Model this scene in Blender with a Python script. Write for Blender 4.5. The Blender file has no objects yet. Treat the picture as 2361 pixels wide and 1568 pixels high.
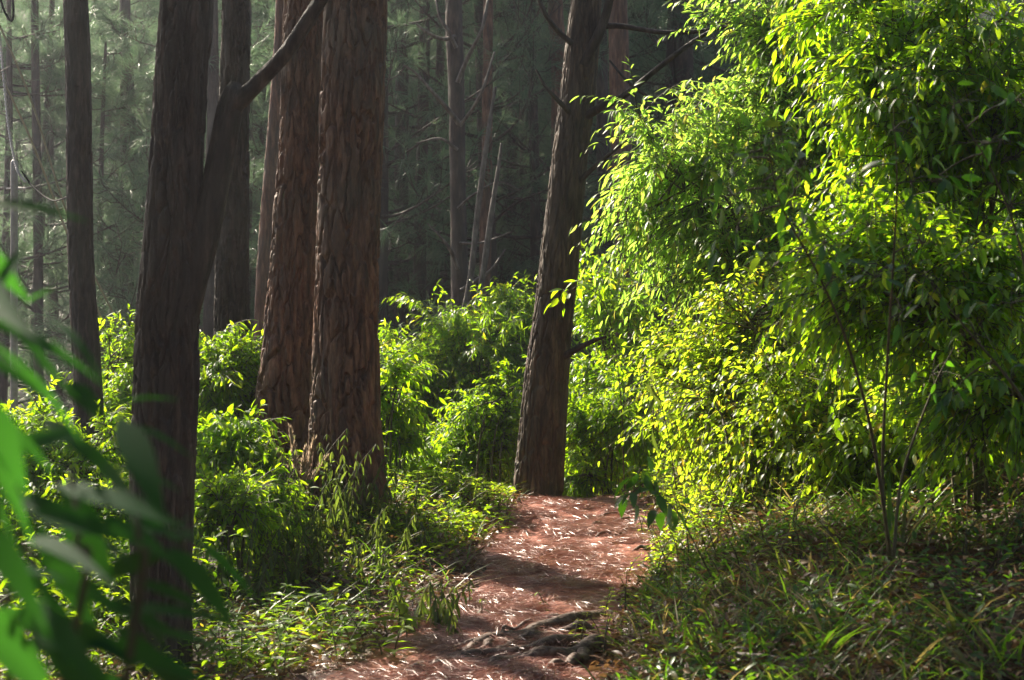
import bpy, math, random
import numpy as np

# ------------------------------------------------------------------ camera, light, air
sc = bpy.context.scene
CAMZ, F = 1.5, 3935.0                      # eye height; focal length in units of a 2361 px wide picture
cam = bpy.data.cameras.new("camera"); camo = bpy.data.objects.new("camera", cam)
sc.collection.objects.link(camo); sc.camera = camo
camo.location = (0, 0, CAMZ); camo.rotation_euler = (math.pi/2, 0, 0)
cam.lens = 60; cam.sensor_width = 36; cam.clip_start = .05; cam.clip_end = 500
cam.dof.use_dof = True; cam.dof.focus_distance = 11.6; cam.dof.aperture_fstop = 4.4

AZ, EL = math.radians(37), math.radians(36)          # sun: behind the wood, to the left
world = bpy.data.worlds.new("World"); sc.world = world; world.use_nodes = True
wn = world.node_tree.nodes; wl = world.node_tree.links
sky = wn.new("ShaderNodeTexSky"); sky.sky_type = 'NISHITA'; sky.sun_disc = False
sky.sun_elevation = EL; sky.sun_rotation = -AZ; sky.air_density = 1.2; sky.dust_density = 2.0
wl.new(sky.outputs[0], wn["Background"].inputs[0]); wn["Background"].inputs[1].default_value = .05
sd = bpy.data.lights.new("sun", 'SUN'); so = bpy.data.objects.new("sun", sd); sc.collection.objects.link(so)
sd.energy = 5.0; sd.angle = math.radians(.5); sd.color = (1, .89, .72)
SUN = np.array([-math.sin(AZ)*math.cos(EL), math.cos(AZ)*math.cos(EL), math.sin(EL)])
so.rotation_euler = (math.pi/2 - EL, 0, AZ + math.pi)
so.location = (-12, 20, 20)
from mathutils import Vector
so.rotation_euler = Vector(tuple(SUN)).to_track_quat('Z', 'Y').to_euler()
sc.view_settings.view_transform = 'Standard'; sc.view_settings.look = 'None'
sc.view_settings.gamma = 1; sc.view_settings.exposure = 1.95
c = sc.cycles
c.max_bounces = 9; c.diffuse_bounces = 6; c.glossy_bounces = 2; c.transmission_bounces = 6
c.transparent_max_bounces = 4; c.volume_bounces = 0; c.caustics_reflective = False; c.caustics_refractive = False
c.sample_clamp_indirect = 4; c.use_denoising = True
HAZE = .0014

# ------------------------------------------------------------------ helpers
rng = np.random.default_rng(11)
C = sc.collection

def W(px, py, Y):
    return np.array([(px-1180.5)/F*Y, Y, CAMZ-(py-784)/F*Y])

def S(px, Y):
    return px/F*Y

def unit(v):
    return v/np.maximum(np.linalg.norm(v, axis=-1, keepdims=True), 1e-9)

def hash2(i, j, k=0):
    n = (i.astype(np.int64)*374761393 + j.astype(np.int64)*668265263 + k*974634777) & 0x7fffffff
    n = ((n ^ (n >> 13))*1274126177) & 0x7fffffff
    return ((n ^ (n >> 16)) & 0xffff)/65535.0

def vnoise(x, y, k=0):
    x = np.asarray(x, float); y = np.asarray(y, float)
    i = np.floor(x); j = np.floor(y); u = x-i; v = y-j
    u = u*u*(3-2*u); v = v*v*(3-2*v)
    a = hash2(i, j, k); b = hash2(i+1, j, k); c_ = hash2(i, j+1, k); d = hash2(i+1, j+1, k)
    return (a*(1-u)+b*u)*(1-v)+(c_*(1-u)+d*u)*v

class MB:
    """collects vertices and faces and links them as one mesh object"""
    def __init__(s): s.V = []; s.Q = []; s.T = []; s.n = 0
    def add(s, V, quads=None, tris=None):
        if quads is not None and len(quads): s.Q.append(np.asarray(quads, np.int64)+s.n)
        if tris is not None and len(tris): s.T.append(np.asarray(tris, np.int64)+s.n)
        s.V.append(np.asarray(V, float).reshape(-1, 3)); s.n += len(s.V[-1])
    def build(s, name, mats, parent=None, smooth=True, loc=None):
        V = np.concatenate(s.V) if s.V else np.zeros((0, 3))
        if loc is not None: V = V-np.asarray(loc)
        Q = np.concatenate(s.Q) if s.Q else np.zeros((0, 4), np.int64)
        T = np.concatenate(s.T) if s.T else np.zeros((0, 3), np.int64)
        me = bpy.data.meshes.new(name)
        me.vertices.add(len(V)); me.vertices.foreach_set("co", V.astype(np.float32).ravel())
        me.loops.add(len(Q)*4+len(T)*3)
        me.loops.foreach_set("vertex_index", np.concatenate([Q.ravel(), T.ravel()]).astype(np.int32))
        me.polygons.add(len(Q)+len(T))
        st = np.concatenate([np.arange(len(Q))*4, len(Q)*4+np.arange(len(T))*3]).astype(np.int32)
        me.polygons.foreach_set("loop_start", st)
        me.polygons.foreach_set("loop_total", np.concatenate([np.full(len(Q), 4), np.full(len(T), 3)]).astype(np.int32))
        me.polygons.foreach_set("use_smooth", np.full(len(Q)+len(T), smooth))
        me.update(calc_edges=True)
        me.materials.append(mats)
        o = bpy.data.objects.new(name, me); C.objects.link(o)
        if parent is not None: o.parent = parent
        return o

def tag(o, label=None, cat=None, group=None, kind=None):
    if label: o["label"] = label
    if cat: o["category"] = cat
    if group: o["group"] = group
    if kind: o["kind"] = kind
    return o

def thing(name, label, cat, loc=(0, 0, 0), group=None):
    o = bpy.data.objects.new(name, None); o.empty_display_size = .2; C.objects.link(o)
    o.location = tuple(float(q) for q in loc)
    return tag(o, label, cat, group)

def copy_tree(o, parent=None):
    n = o.copy(); C.objects.link(n)
    if parent is not None: n.parent = parent
    for ch in o.children: copy_tree(ch, n)
    return n

def tubes(mb, P, R, sides=4):
    """a batch of tubes: P (N,K,3) centre lines, R (N,K) radii"""
    P = np.asarray(P, float); R = np.asarray(R, float)
    N, K, _ = P.shape
    T = np.gradient(P, axis=1); T = unit(T)
    ref = np.where(np.abs(T[:, :1, 2:3]) < .9, np.array([0, 0, 1.]), np.array([1., 0, 0]))
    A = unit(np.cross(T, np.broadcast_to(ref, T.shape))); B = np.cross(T, A)
    th = np.arange(sides)*2*math.pi/sides
    V = P[:, :, None]+R[:, :, None, None]*(np.cos(th)[:, None]*A[:, :, None]+np.sin(th)[:, None]*B[:, :, None])
    k = np.arange(K-1)[:, None]*sides; s = np.arange(sides)[None]; s2 = (s+1) % sides
    q = np.stack([k+s, k+s2, k+sides+s2, k+sides+s], -1).reshape(-1, 4)
    Q = (np.arange(N)*K*sides)[:, None, None]+q[None]
    mb.add(V.reshape(-1, 3), Q.reshape(-1, 4))

def spline(pts, n):
    """Catmull-Rom through rows of pts, n samples"""
    p = np.asarray(pts, float)
    p = np.vstack([2*p[0]-p[1], p, 2*p[-1]-p[-2]])
    t = np.linspace(0, len(p)-3-1e-6, n); i = t.astype(int); u = (t-i)[:, None]
    a, b, c_, d = p[i], p[i+1], p[i+2], p[i+3]
    return .5*(2*b+(c_-a)*u+(2*a-5*b+4*c_-d)*u**2+(3*b-a-3*c_+d)*u**3)

# leaf outlines: (t along the leaf, half width as a share of W)
LEAF = {
    'lance': [(.22, .72), (.5, 1.), (.78, .6)],
    'mid':   [(.3, .9), (.65, .85)],
    'broad': [(.15, .75), (.42, 1.), (.72, .68)],
    'needle': [(.5, 1.)],
    'blade': [(.3, 1.), (.65, .75)],
    'big':   [(.08, .35), (.18, .75), (.3, 1.), (.45, .95), (.6, .76), (.75, .5), (.88, .24)],
}
def leaves(mb, P, D, U, L, Wd, kind='lance', curl=.18, fold=.3):
    P = np.asarray(P, float).reshape(-1, 3); n = len(P)
    if n == 0: return
    D = unit(np.asarray(D, float).reshape(-1, 3)); U = np.broadcast_to(np.asarray(U, float), D.shape)
    Nn = U-(U*D).sum(-1, keepdims=True)*D; Nn = unit(Nn+1e-6); X = np.cross(D, Nn)
    L = np.broadcast_to(np.asarray(L, float), (n,)); Wd = np.broadcast_to(np.asarray(Wd, float), (n,))
    curl = np.broadcast_to(np.asarray(curl, float), (n,))
    prof = LEAF[kind]; rows = []
    def pt(t, w):
        return (P+D*(t*L)[:, None]+X*(w*Wd)[:, None]
                + Nn*((-curl*t*t*L)+(abs(w)*fold*Wd))[:, None])
    one = np.ones(n)
    rows.append(pt(0*one, 0*one))
    for t, w in prof:
        rows += [pt(t*one, -w*.5*one), pt(t*one, 0*one), pt(t*one, w*.5*one)]
    rows.append(pt(one, 0*one))
    V = np.stack(rows, 1); m = V.shape[1]
    tr = [(0, 2, 1), (0, 3, 2)]; qd = []
    for k in range(len(prof)-1):
        a = 1+3*k; qd += [(a, a+1, a+4, a+3), (a+1, a+2, a+5, a+4)]
    a = 1+3*(len(prof)-1); tr += [(a, a+1, m-1), (a+1, a+2, m-1)]
    off = (np.arange(n)*m)[:, None, None]
    mb.add(V.reshape(-1, 3), (off+np.array(qd)[None]).reshape(-1, 4), (off+np.array(tr)[None]).reshape(-1, 3))

# ------------------------------------------------------------------ terrain
def smooth(e0, e1, x):
    t = np.clip((x-e0)/(e1-e0), 0, 1); return t*t*(3-2*t)
_py = [-5, 0, 6, 7.5, 9.4, 11.4, 12.7, 13.4, 15, 18, 24, 30, 45, 70, 110]
_pz = [-.1, 0, 0, 0, .03, .15, .255, .24, -.1, -.7, -1.0, -.3, 5.0, 17., 34]
_cy = [-5, 0, 6, 7.5, 8.6, 9.4, 11.4, 12.9, 16, 40]
_cx = [-.8, -.7, -.45, -.25, -.02, .17, .48, .53, .3, 0]
_hw = [.6, .6, .65, .68, .58, .49, .63, .48, .4, .4]
def path_c(y): return np.interp(y, _cy, _cx)
def path_h(y): return np.interp(y, _cy, _hw)
def h0(x, y):
    x = np.asarray(x, float); y = np.asarray(y, float)
    ys = [np.interp(y+d, _py, _pz) for d in (-.5, -.25, 0, .25, .5)]
    z = sum(ys)/5
    d = x-path_c(y)-path_h(y)
    fade = 1-smooth(13, 19, y)
    dr = np.maximum(d+.1, 0)
    z = z+fade*1.4*(1-np.exp(-(.36+.26*smooth(9, 11.5, y))*dr))*smooth(0, .4, dr)*(.35+.65*smooth(4.5, 9, y))
    dl = np.maximum(-d-2*path_h(y), 0)
    z = z+fade*.12*smooth(0, .8, dl)*smooth(9, 11, y)-fade*.05*smooth(2, 6, dl)
    return z
def h(x, y):
    x = np.asarray(x, float); y = np.asarray(y, float)
    off = np.abs(x-path_c(y))/path_h(y)
    am = .035+.05*smooth(1, 1.6, off)
    return h0(x, y)+am*(vnoise(x*1.3+40, y*1.3)-.5)*1.4+am*.5*(vnoise(x*4.1, y*4.1, 3)-.5)+.012*(vnoise(x*11, y*11, 5)-.5)

# ------------------------------------------------------------------ materials
def mat(name):
    m = bpy.data.materials.new(name); m.use_nodes = True
    nt = m.node_tree; nt.nodes.clear()
    out = nt.nodes.new("ShaderNodeOutputMaterial")
    return m, nt, nt.nodes, nt.links, out

def ramp(N, stops, interp='LINEAR'):
    r = N.new("ShaderNodeValToRGB"); e = r.color_ramp.elements; r.color_ramp.interpolation = interp
    while len(e) < len(stops): e.new(.5)
    for k, (p, col) in enumerate(stops):
        e[k].position = p; e[k].color = (*col, 1)
    return r

def leaf_mat(name, cols, trans, rough=.42, tw=.5, spec=.45):
    """cols: base colours spread over leaves; trans: colours of light coming through"""
    m, nt, N, L, out = mat(name)
    g = N.new("ShaderNodeNewGeometry")
    r1 = ramp(N, cols); r2 = ramp(N, trans)
    L.new(g.outputs["Random Per Island"], r1.inputs[0]); L.new(g.outputs["Random Per Island"], r2.inputs[0])
    p = N.new("ShaderNodeBsdfPrincipled"); p.inputs["Roughness"].default_value = rough
    p.inputs["Specular IOR Level"].default_value = spec
    t = N.new("ShaderNodeBsdfTranslucent"); mx = N.new("ShaderNodeMixShader"); mx.inputs[0].default_value = tw
    L.new(r1.outputs[0], p.inputs["Base Color"]); L.new(r2.outputs[0], t.inputs[0])
    L.new(p.outputs[0], mx.inputs[1]); L.new(t.outputs[0], mx.inputs[2]); L.new(mx.outputs[0], out.inputs[0])
    return m

GRN = [(0, (.035, .085, .012)), (.5, (.055, .12, .018)), (.9, (.075, .14, .02)), (1, (.16, .15, .02))]
TRN = [(0, (.28, .56, .008)), (.5, (.44, .72, .012)), (.92, (.58, .78, .02)), (1, (.8, .66, .03))]
M = {}
M['lance'] = leaf_mat("lance leaf", GRN, [(0, (0.304, 0.592, 0.061)), (.5, (0.432, 0.688, 0.069)), (.9, (0.528, 0.720, 0.093)), (1, (0.680, 0.576, 0.085))], tw=.68)
M['willow'] = leaf_mat("narrow glossy leaf", GRN, TRN, rough=.36, tw=.6)
M['fresh'] = leaf_mat("fresh leaf", [(0, (.05, .12, .01)), (1, (.08, .17, .015))],
                      [(0, (0.288, 0.544, 0.005)), (.6, (0.416, 0.656, 0.008)), (1, (0.544, 0.688, 0.016))], rough=.5, tw=.66)
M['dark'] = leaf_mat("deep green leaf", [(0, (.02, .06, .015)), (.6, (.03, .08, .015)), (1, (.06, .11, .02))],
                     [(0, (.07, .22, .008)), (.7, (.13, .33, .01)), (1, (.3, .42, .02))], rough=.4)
M['vine'] = leaf_mat("yellowing leaf", [(0, (.05, .11, .012)), (.88, (.09, .15, .018)), (.95, (.2, .19, .03)), (1, (.26, .14, .03))],
                     [(0, (.40, .64, .015)), (.88, (.58, .76, .03)), (.95, (.78, .7, .04)), (1, (.74, .5, .05))], tw=.66)
M['near'] = leaf_mat("long grass green leaf", [(0, (.014, .06, .024)), (.5, (.02, .08, .028)), (1, (.035, .10, .03))],
                     [(0, (.03, .14, .02)), (.6, (.07, .25, .012)), (1, (.18, .40, .012))], rough=.7, tw=.5, spec=.06)
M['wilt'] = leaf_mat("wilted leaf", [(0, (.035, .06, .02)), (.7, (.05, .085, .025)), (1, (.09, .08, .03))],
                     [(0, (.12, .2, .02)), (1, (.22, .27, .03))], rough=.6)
M['cover'] = leaf_mat("creeping leaf", [(0, (.03, .075, .012)), (.8, (.05, .10, .018)), (1, (.15, .11, .03))],
                      [(0, (.14, .36, .01)), (.85, (.26, .46, .015)), (1, (.5, .42, .03))], rough=.4)
M['grass'] = leaf_mat("grass blade", [(0, (.03, .08, .012)), (.55, (.06, .11, .02)), (.7, (.16, .125, .05)), (1, (.28, .20, .10))],
                      [(0, (.14, .34, .01)), (.55, (.25, .42, .02)), (.7, (.36, .3, .06)), (1, (.45, .34, .12))], rough=.45)
M['dead'] = leaf_mat("dry leaf", [(0, (.05, .024, .012)), (.5, (.10, .052, .026)), (.85, (.16, .09, .045)), (1, (.26, .17, .09))],
                     [(0, (.12, .06, .02)), (1, (.25, .14, .05))], rough=.5, tw=.25, spec=.3)
M['litter'] = leaf_mat("pine needle litter", [(0, (.15, .05, .033)), (.5, (.31, .115, .08)), (.85, (.48, .22, .165)), (1, (.64, .40, .33))],
                       [(0, (.1, .05, .02)), (1, (.2, .1, .05))], rough=.33, tw=.1, spec=.8)
M['needle'] = leaf_mat("pine needles", [(0, (.04, .10, .06)), (.6, (.055, .125, .07)), (1, (.085, .145, .066))],
                       [(0, (.12, .25, .12)), (1, (.30, .42, .22))], rough=.4, tw=.4, spec=.4)
M['plume'] = leaf_mat("dry grass plume", [(0, (.4, .3, .22)), (1, (.5, .4, .3))], [(0, (.4, .3, .2)), (1, (.5, .4, .3))], rough=.8)

def bark_mat(name, a, b, c_, sx=14., sz=2.2, bump=.5, moss=0.):
    m, nt, N, L, out = mat(name)
    tc = N.new("ShaderNodeTexCoord"); mp = N.new("ShaderNodeMapping"); mp.inputs["Scale"].default_value = (sx, sx, sz)
    L.new(tc.outputs["Object"], mp.inputs[0])
    n1 = N.new("ShaderNodeTexNoise"); n1.inputs["Scale"].default_value = 1.6; n1.inputs["Detail"].default_value = 7
    n1.inputs["Roughness"].default_value = .65
    L.new(mp.outputs[0], n1.inputs["Vector"])
    r = ramp(N, [(.36, a), (.52, b), (.66, c_)]); L.new(n1.outputs[0], r.inputs[0])
    n2 = N.new("ShaderNodeTexNoise"); n2.inputs["Scale"].default_value = 1.1; n2.inputs["Detail"].default_value = 4
    L.new(tc.outputs["Object"], n2.inputs["Vector"])
    mx = N.new("ShaderNodeMix"); mx.data_type = 'RGBA'; mx.blend_type = 'MIX'
    r2 = ramp(N, [(.45, (0, 0, 0)), (.7, (moss, moss, moss))]); L.new(n2.outputs[0], r2.inputs[0])
    L.new(r2.outputs[0], mx.inputs[0]); L.new(r.outputs[0], mx.inputs[6]); mx.inputs[7].default_value = (.11, .10, .075, 1)
    p = N.new("ShaderNodeBsdfPrincipled"); p.inputs["Roughness"].default_value = .7; p.inputs["Specular IOR Level"].default_value = .4
    L.new(mx.outputs[2], p.inputs["Base Color"])
    v = N.new("ShaderNodeTexVoronoi"); v.inputs["Scale"].default_value = 1.7; v.feature = 'DISTANCE_TO_EDGE'
    L.new(mp.outputs[0], v.inputs["Vector"])
    ad = N.new("ShaderNodeMath"); ad.operation = 'MULTIPLY_ADD'; ad.inputs[1].default_value = .6
    L.new(n1.outputs[0], ad.inputs[0]); L.new(v.outputs["Distance"], ad.inputs[2])
    bp = N.new("ShaderNodeBump"); bp.inputs["Strength"].default_value = bump; bp.inputs["Distance"].default_value = .02
    L.new(ad.outputs[0], bp.inputs["Height"]); L.new(bp.outputs[0], p.inputs["Normal"])
    L.new(p.outputs[0], out.inputs[0])
    return m
M['bark_red'] = bark_mat("reddish pine bark", (.05, .021, .012), (.135, .060, .034), (.27, .13, .078), moss=.6)
M['bark_dark'] = bark_mat("dark pine bark", (.015, .010, .007), (.036, .023, .017), (.085, .056, .042), moss=.5)
M['bark_grey'] = bark_mat("grey-brown leaning pine bark", (.030, .017, .011), (.082, .052, .034), (.17, .11, .072), moss=.5)
M['bark_far'] = bark_mat("young pine bark", (.022, .015, .012), (.05, .031, .024), (.10, .066, .05), sx=9, sz=2, moss=.6)
M['stem'] = bark_mat("green brown stem", (.04, .03, .016), (.08, .065, .03), (.12, .10, .05), sx=20, sz=8, bump=.2)
M['deadwood'] = bark_mat("grey dead wood", (.07, .055, .045), (.14, .115, .095), (.24, .2, .17), sx=12, sz=4, bump=.3)
M['root'] = bark_mat("scuffed root bark", (.05, .028, .02), (.11, .062, .044), (.18, .12, .09), sx=14, sz=14, bump=.7)

def soil_mat(name, stops, sc1, bump):
    m, nt, N, L, out = mat(name)
    tc = N.new("ShaderNodeTexCoord")
    n1 = N.new("ShaderNodeTexNoise"); n1.inputs["Scale"].default_value = sc1; n1.inputs["Detail"].default_value = 8; n1.inputs["Roughness"].default_value = .7
    L.new(tc.outputs["Object"], n1.inputs["Vector"])
    r = ramp(N, stops); L.new(n1.outputs[0], r.inputs[0])
    mp = N.new("ShaderNodeMapping"); mp.inputs["Scale"].default_value = (25, 90, 40); mp.inputs["Rotation"].default_value = (0, 0, .5)
    L.new(tc.outputs["Object"], mp.inputs[0])
    n2 = N.new("ShaderNodeTexNoise"); n2.inputs["Scale"].default_value = 1.6; n2.inputs["Detail"].default_value = 8; n2.inputs["Roughness"].default_value = .7
    n2.inputs["Distortion"].default_value = 1.2
    L.new(mp.outputs[0], n2.inputs["Vector"])
    p = N.new("ShaderNodeBsdfPrincipled"); p.inputs["Roughness"].default_value = .75; p.inputs["Specular IOR Level"].default_value = .3
    L.new(r.outputs[0], p.inputs["Base Color"])
    bp = N.new("ShaderNodeBump"); bp.inputs["Strength"].default_value = bump; bp.inputs["Distance"].default_value = .02
    L.new(n2.outputs[0], bp.inputs["Height"]); L.new(bp.outputs[0], p.inputs["Normal"])
    L.new(p.outputs[0], out.inputs[0])
    return m
M['soil'] = soil_mat("forest floor", [(.3, (.03, .02, .012)), (.5, (.06, .038, .024)), (.7, (.09, .06, .04))], 3., .6)
M['path'] = soil_mat("red earth path", [(.36, (.16, .050, .031)), (.5, (.39, .130, .084)), (.64, (.54, .225, .155))], 14., 1.)

def plain(name, col, rough, metal=0., spec=.5):
    m, nt, N, L, out = mat(name)
    tc = N.new("ShaderNodeTexCoord"); n1 = N.new("ShaderNodeTexNoise"); n1.inputs["Scale"].default_value = 30; n1.inputs["Detail"].default_value = 5
    L.new(tc.outputs["Object"], n1.inputs["Vector"])
    r = ramp(N, [(.35, tuple(.75*q for q in col)), (.65, col)]); L.new(n1.outputs[0], r.inputs[0])
    p = N.new("ShaderNodeBsdfPrincipled"); p.inputs["Roughness"].default_value = rough; p.inputs["Metallic"].default_value = metal; p.inputs["Specular IOR Level"].default_value = spec
    L.new(r.outputs[0], p.inputs["Base Color"]); L.new(p.outputs[0], out.inputs[0])
    return m
M['post'] = plain("weathered grey post", (.42, .38, .37), .6)
M['wire'] = plain("dark wire", (.012, .012, .014), .9, 0., .1)
M['rope'] = plain("pale guy rope", (.3, .26, .16), .6)
M['steel'] = plain("bright chain steel", (.55, .53, .55), .3, .8)

# ------------------------------------------------------------------ ground and path
def axis(lo, hi, a, b, fine, coarse):
    left = [a]
    s = fine
    while left[-1] > lo: s *= 1.25; left.append(left[-1]-min(s, coarse))
    right = [b]; s = fine
    while right[-1] < hi: s *= 1.25; right.append(right[-1]+min(s, coarse))
    return np.concatenate([left[::-1][:-1], np.arange(a, b, fine), right])
xs = axis(-70, 70, -4, 5, .08, 4.); ys = axis(-15, 105, 5, 15, .08, 4.)
X, Y = np.meshgrid(xs, ys)
mb = MB(); V = np.stack([X, Y, h(X, Y)], -1)
ny, nx = X.shape; i = np.arange(ny-1)[:, None]*nx+np.arange(nx-1)[None]
mb.add(V, np.stack([i, i+1, i+1+nx, i+nx], -1).reshape(-1, 4))
tag(mb.build("ground", M['soil']), kind="structure")

yy = np.arange(1, 15.5, .035); uu = np.linspace(-1.15, 1.15, 61)
Yp = np.repeat(yy[:, None], len(uu), 1)
wob = 1+.35*(vnoise(yy*1.1, 0*yy, 8)-.5)
wobr = 1+.35*(vnoise(yy*1.3, 0*yy, 9)-.5)
edge = np.where(uu[None] < 0, wob[:, None], wobr[:, None])
Xp = path_c(Yp)+uu[None]*path_h(Yp)*edge
Zp = h(Xp, Yp)+.022-.06*smooth(.85, 1.15, np.abs(uu))[None]+.018*(vnoise(Xp*7, Yp*7, 21)-.5)+.02*(vnoise(Xp*17, Yp*17, 22)-.5)
mb = MB(); ny, nx = Xp.shape; i = np.arange(ny-1)[:, None]*nx+np.arange(nx-1)[None]
mb.add(np.stack([Xp, Yp, Zp], -1), np.stack([i, i+1, i+1+nx, i+nx], -1).reshape(-1, 4))
tag(mb.build("path", M['path']), kind="structure")

# ------------------------------------------------------------------ trunks
def bark_disp(u, v, nu, seed, vs=1.):
    """u in 0..1 round the trunk, v along it in metres: 0 on plates, -1 in fissures"""
    nu = int(nu); cs = np.cos(u*2*math.pi); sn = np.sin(u*2*math.pi)
    def layer(nu, vs, wx, wy, sd, ed):
        x = u*nu+wx*(vnoise(sn*2.1+5, v*2.6+cs*2, sd+3)-.5)+wx*.7*(vnoise(cs*4.5+sn*2, v*7+sn*3, sd+4)-.5)+.35*(vnoise(cs*9, v*22+sn*6, sd+9)-.5)
        y = v*vs+wy*(vnoise(sn*3+9, v*2.3+cs*3, sd+5)-.5)+.5*(vnoise(sn*8+cs*5, v*9, sd+6)-.5)+hash2(np.floor(x), 0*x, sd+12)*0
        i0 = np.floor(x); j0 = np.floor(y)
        f1 = np.full(x.shape, 9.); f2 = np.full(x.shape, 9.); idv = np.zeros(x.shape)
        for di in (-1, 0, 1):
            for dj in (-1, 0, 1):
                i = i0+di; j = j0+dj; im = np.mod(i, nu)
                d = np.hypot(i+hash2(im, j, sd)-x, (j+hash2(im, j, sd+1)-y))
                cid = hash2(im, j, sd+2); closer = d < f1
                f2 = np.where(closer, f1, np.minimum(f2, d)); idv = np.where(closer, cid, idv); f1 = np.where(closer, d, f1)
        return smooth(0, ed, f2-f1), idv
    k1, id1 = layer(nu, vs*.42, 1.1, 1.6, seed, .30)
    k2, id2 = layer(int(nu*2.3), vs*1.3, .8, 1.2, seed+40, .5)
    dep = .7+.9*vnoise(sn*2.7+cs, v*3.3, seed+21)
    fine = vnoise(u*nu*5, v*30, seed+7)*.5+vnoise(u*nu*12, v*70, seed+8)*.5
    return (k1-1)*dep+.3*(id1-.5)+.22*(k2-1)*(.3+1.1*vnoise(cs*3, v*4+sn*2, seed+22))+.12*(id2-.5)+.2*(fine-.5)

def trunk_mesh(pts, seed, sides=120, rings=360, amp=.016, cell=.05, vs=7., flare=.0, flare_h=.5, zbase=None):
    """pts rows: x, y, z, radius, from base to top"""
    p = spline(pts, rings); ctr = p[:, :3]; r = np.maximum(p[:, 3], .004)
    seg = np.linalg.norm(np.diff(ctr, axis=0), axis=1); v = np.concatenate([[0], np.cumsum(seg)])
    u = np.arange(sides)/sides; th = u*2*math.pi
    Ug, Vg = np.meshgrid(u, v)
    nu = max(6, round(2*math.pi*r.mean()/cell))
    d = bark_disp(Ug, Vg, nu, seed, vs)
    T = unit(np.gradient(ctr, axis=0))
    A = unit(np.cross(np.tile([0, 1., 0], (rings, 1)), T)); B = np.cross(T, A)
    rr = r[:, None]*(1+.05*(vnoise(Vg*1.7, np.sin(Ug*2*math.pi)*1.4+4, seed+11)-.5)*2)
    if flare:
        k = np.exp(-Vg/flare_h*1.6)
        rr = rr*(1+flare*k*(1+.55*np.sin(Ug*2*math.pi*5+seed)+.35*np.sin(Ug*2*math.pi*3+seed*2)))
    rr = rr+amp*d*np.minimum(1, r/.1)[:, None]
    V = ctr[:, None]+rr[:, :, None]*(np.cos(th)[None, :, None]*A[:, None]+np.sin(th)[None, :, None]*B[:, None])
    i = np.arange(rings-1)[:, None]*sides; s = np.arange(sides)[None]; s2 = (s+1) % sides
    mb = MB(); mb.add(V.reshape(-1, 3), np.stack([i+s, i+s2, i+sides+s2, i+sides+s], -1).reshape(-1, 4))
    mb.add(ctr[-1][None]); n = mb.n-1
    base = (rings-1)*sides
    mb.T.append(np.array([(base+a, base+(a+1) % sides, n) for a in range(sides)]))
    return mb, ctr, r

def px_trunk(rows):
    """rows: centre px, py, depth, width px"""
    return [(*W(a, b, d), S(w, d)/2) for a, b, d, w in rows]

def branch_mesh(pts, seed, sides=20, rings=60, amp=.006, cell=.03):
    return trunk_mesh(pts, seed, sides, rings, amp, cell, 9.)[0]

def tufts(mb, P, D, nn=22, L=.2, wd=.0045, spread=.75):
    """bottle-brush tufts of long needles: P tips, D twig directions"""
    P = np.asarray(P); D = unit(np.asarray(D)); n = len(P)
    rd = rng.normal(size=(n, nn, 3)); rd = unit(rd)
    d = unit(D[:, None]*(1-spread*rng.random((n, nn, 1)))+rd*spread*(.35+.65*rng.random((n, nn, 1)))+np.array([0, 0, -.25]))
    o = P[:, None]-D[:, None]*(rng.random((n, nn, 1))*.10)
    l = L*(.7+.5*rng.random((n, nn, 1)))
    side = unit(np.cross(d, rng.normal(size=(n, nn, 3))))
    m = o+d*l*.55; tip = o+d*l+np.array([0, 0, -.16])*l
    V = np.stack([o-side*wd*.5, o+side*wd*.5, m+side*wd*.4, m-side*wd*.4, tip], 2).reshape(-1, 3)
    k = (np.arange(n*nn)*5)[:, None]
    mb.add(V, k+np.array([[0, 1, 2, 3]]), k+np.array([[3, 2, 4]]))

def pine_boughs(wood, crown, origin, direction, length, ntw, r0=.03, tl=.2, nn=22, bare=.3, wd=.0045):
    """one bough per row with needle tufts on its outer part"""
    origin = np.asarray(origin, float); d = unit(np.asarray(direction, float)); n = len(origin)
    K = 7; s = np.linspace(0, 1, K)
    length = np.broadcast_to(np.asarray(length, float), (n,))
    wv = rng.normal(size=(n, 3))*.12
    P = (origin[:, None]+d[:, None]*(s[None, :, None]*length[:, None, None])
         + wv[:, None]*np.sin(s*3)[None, :, None]*length[:, None, None]*.5
         + np.array([0, 0, 1])*((-.22*s+.3*s**2)[None, :, None]*length[:, None, None]))
    tubes(wood, P, (r0*(1-.85*s))[None]*np.ones((n, 1))*np.clip(length/1.5, .5, 1.2)[:, None], 5)
    if not ntw: return
    si = bare+(1-bare)*rng.random((n, ntw))**.8
    f = si*(K-1); i = np.minimum(f.astype(int), K-2); u = (f-i)[..., None]
    ar = np.arange(n)[:, None]
    base = P[ar, i]*(1-u)+P[ar, i+1]*u; tan = unit(P[ar, i+1]-P[ar, i])
    td = unit(tan*.7+rng.normal(size=(n, ntw, 3))*.55+np.array([0, 0, .18]))
    tw = (.15+.3*rng.random((n, ntw, 1)))*np.clip(length[:, None, None]/1.6, .5, 1.3)
    tip = base+td*tw+np.array([0, 0, .05])
    mid = base+td*tw*.5-np.array([0, 0, .02])
    tubes(wood, np.stack([base, mid, tip], 2).reshape(-1, 3, 3), np.tile([.007, .006, .004], (n*ntw, 1)), 3)
    tufts(crown, tip.reshape(-1, 3), td.reshape(-1, 3), nn, tl, wd)

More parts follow.
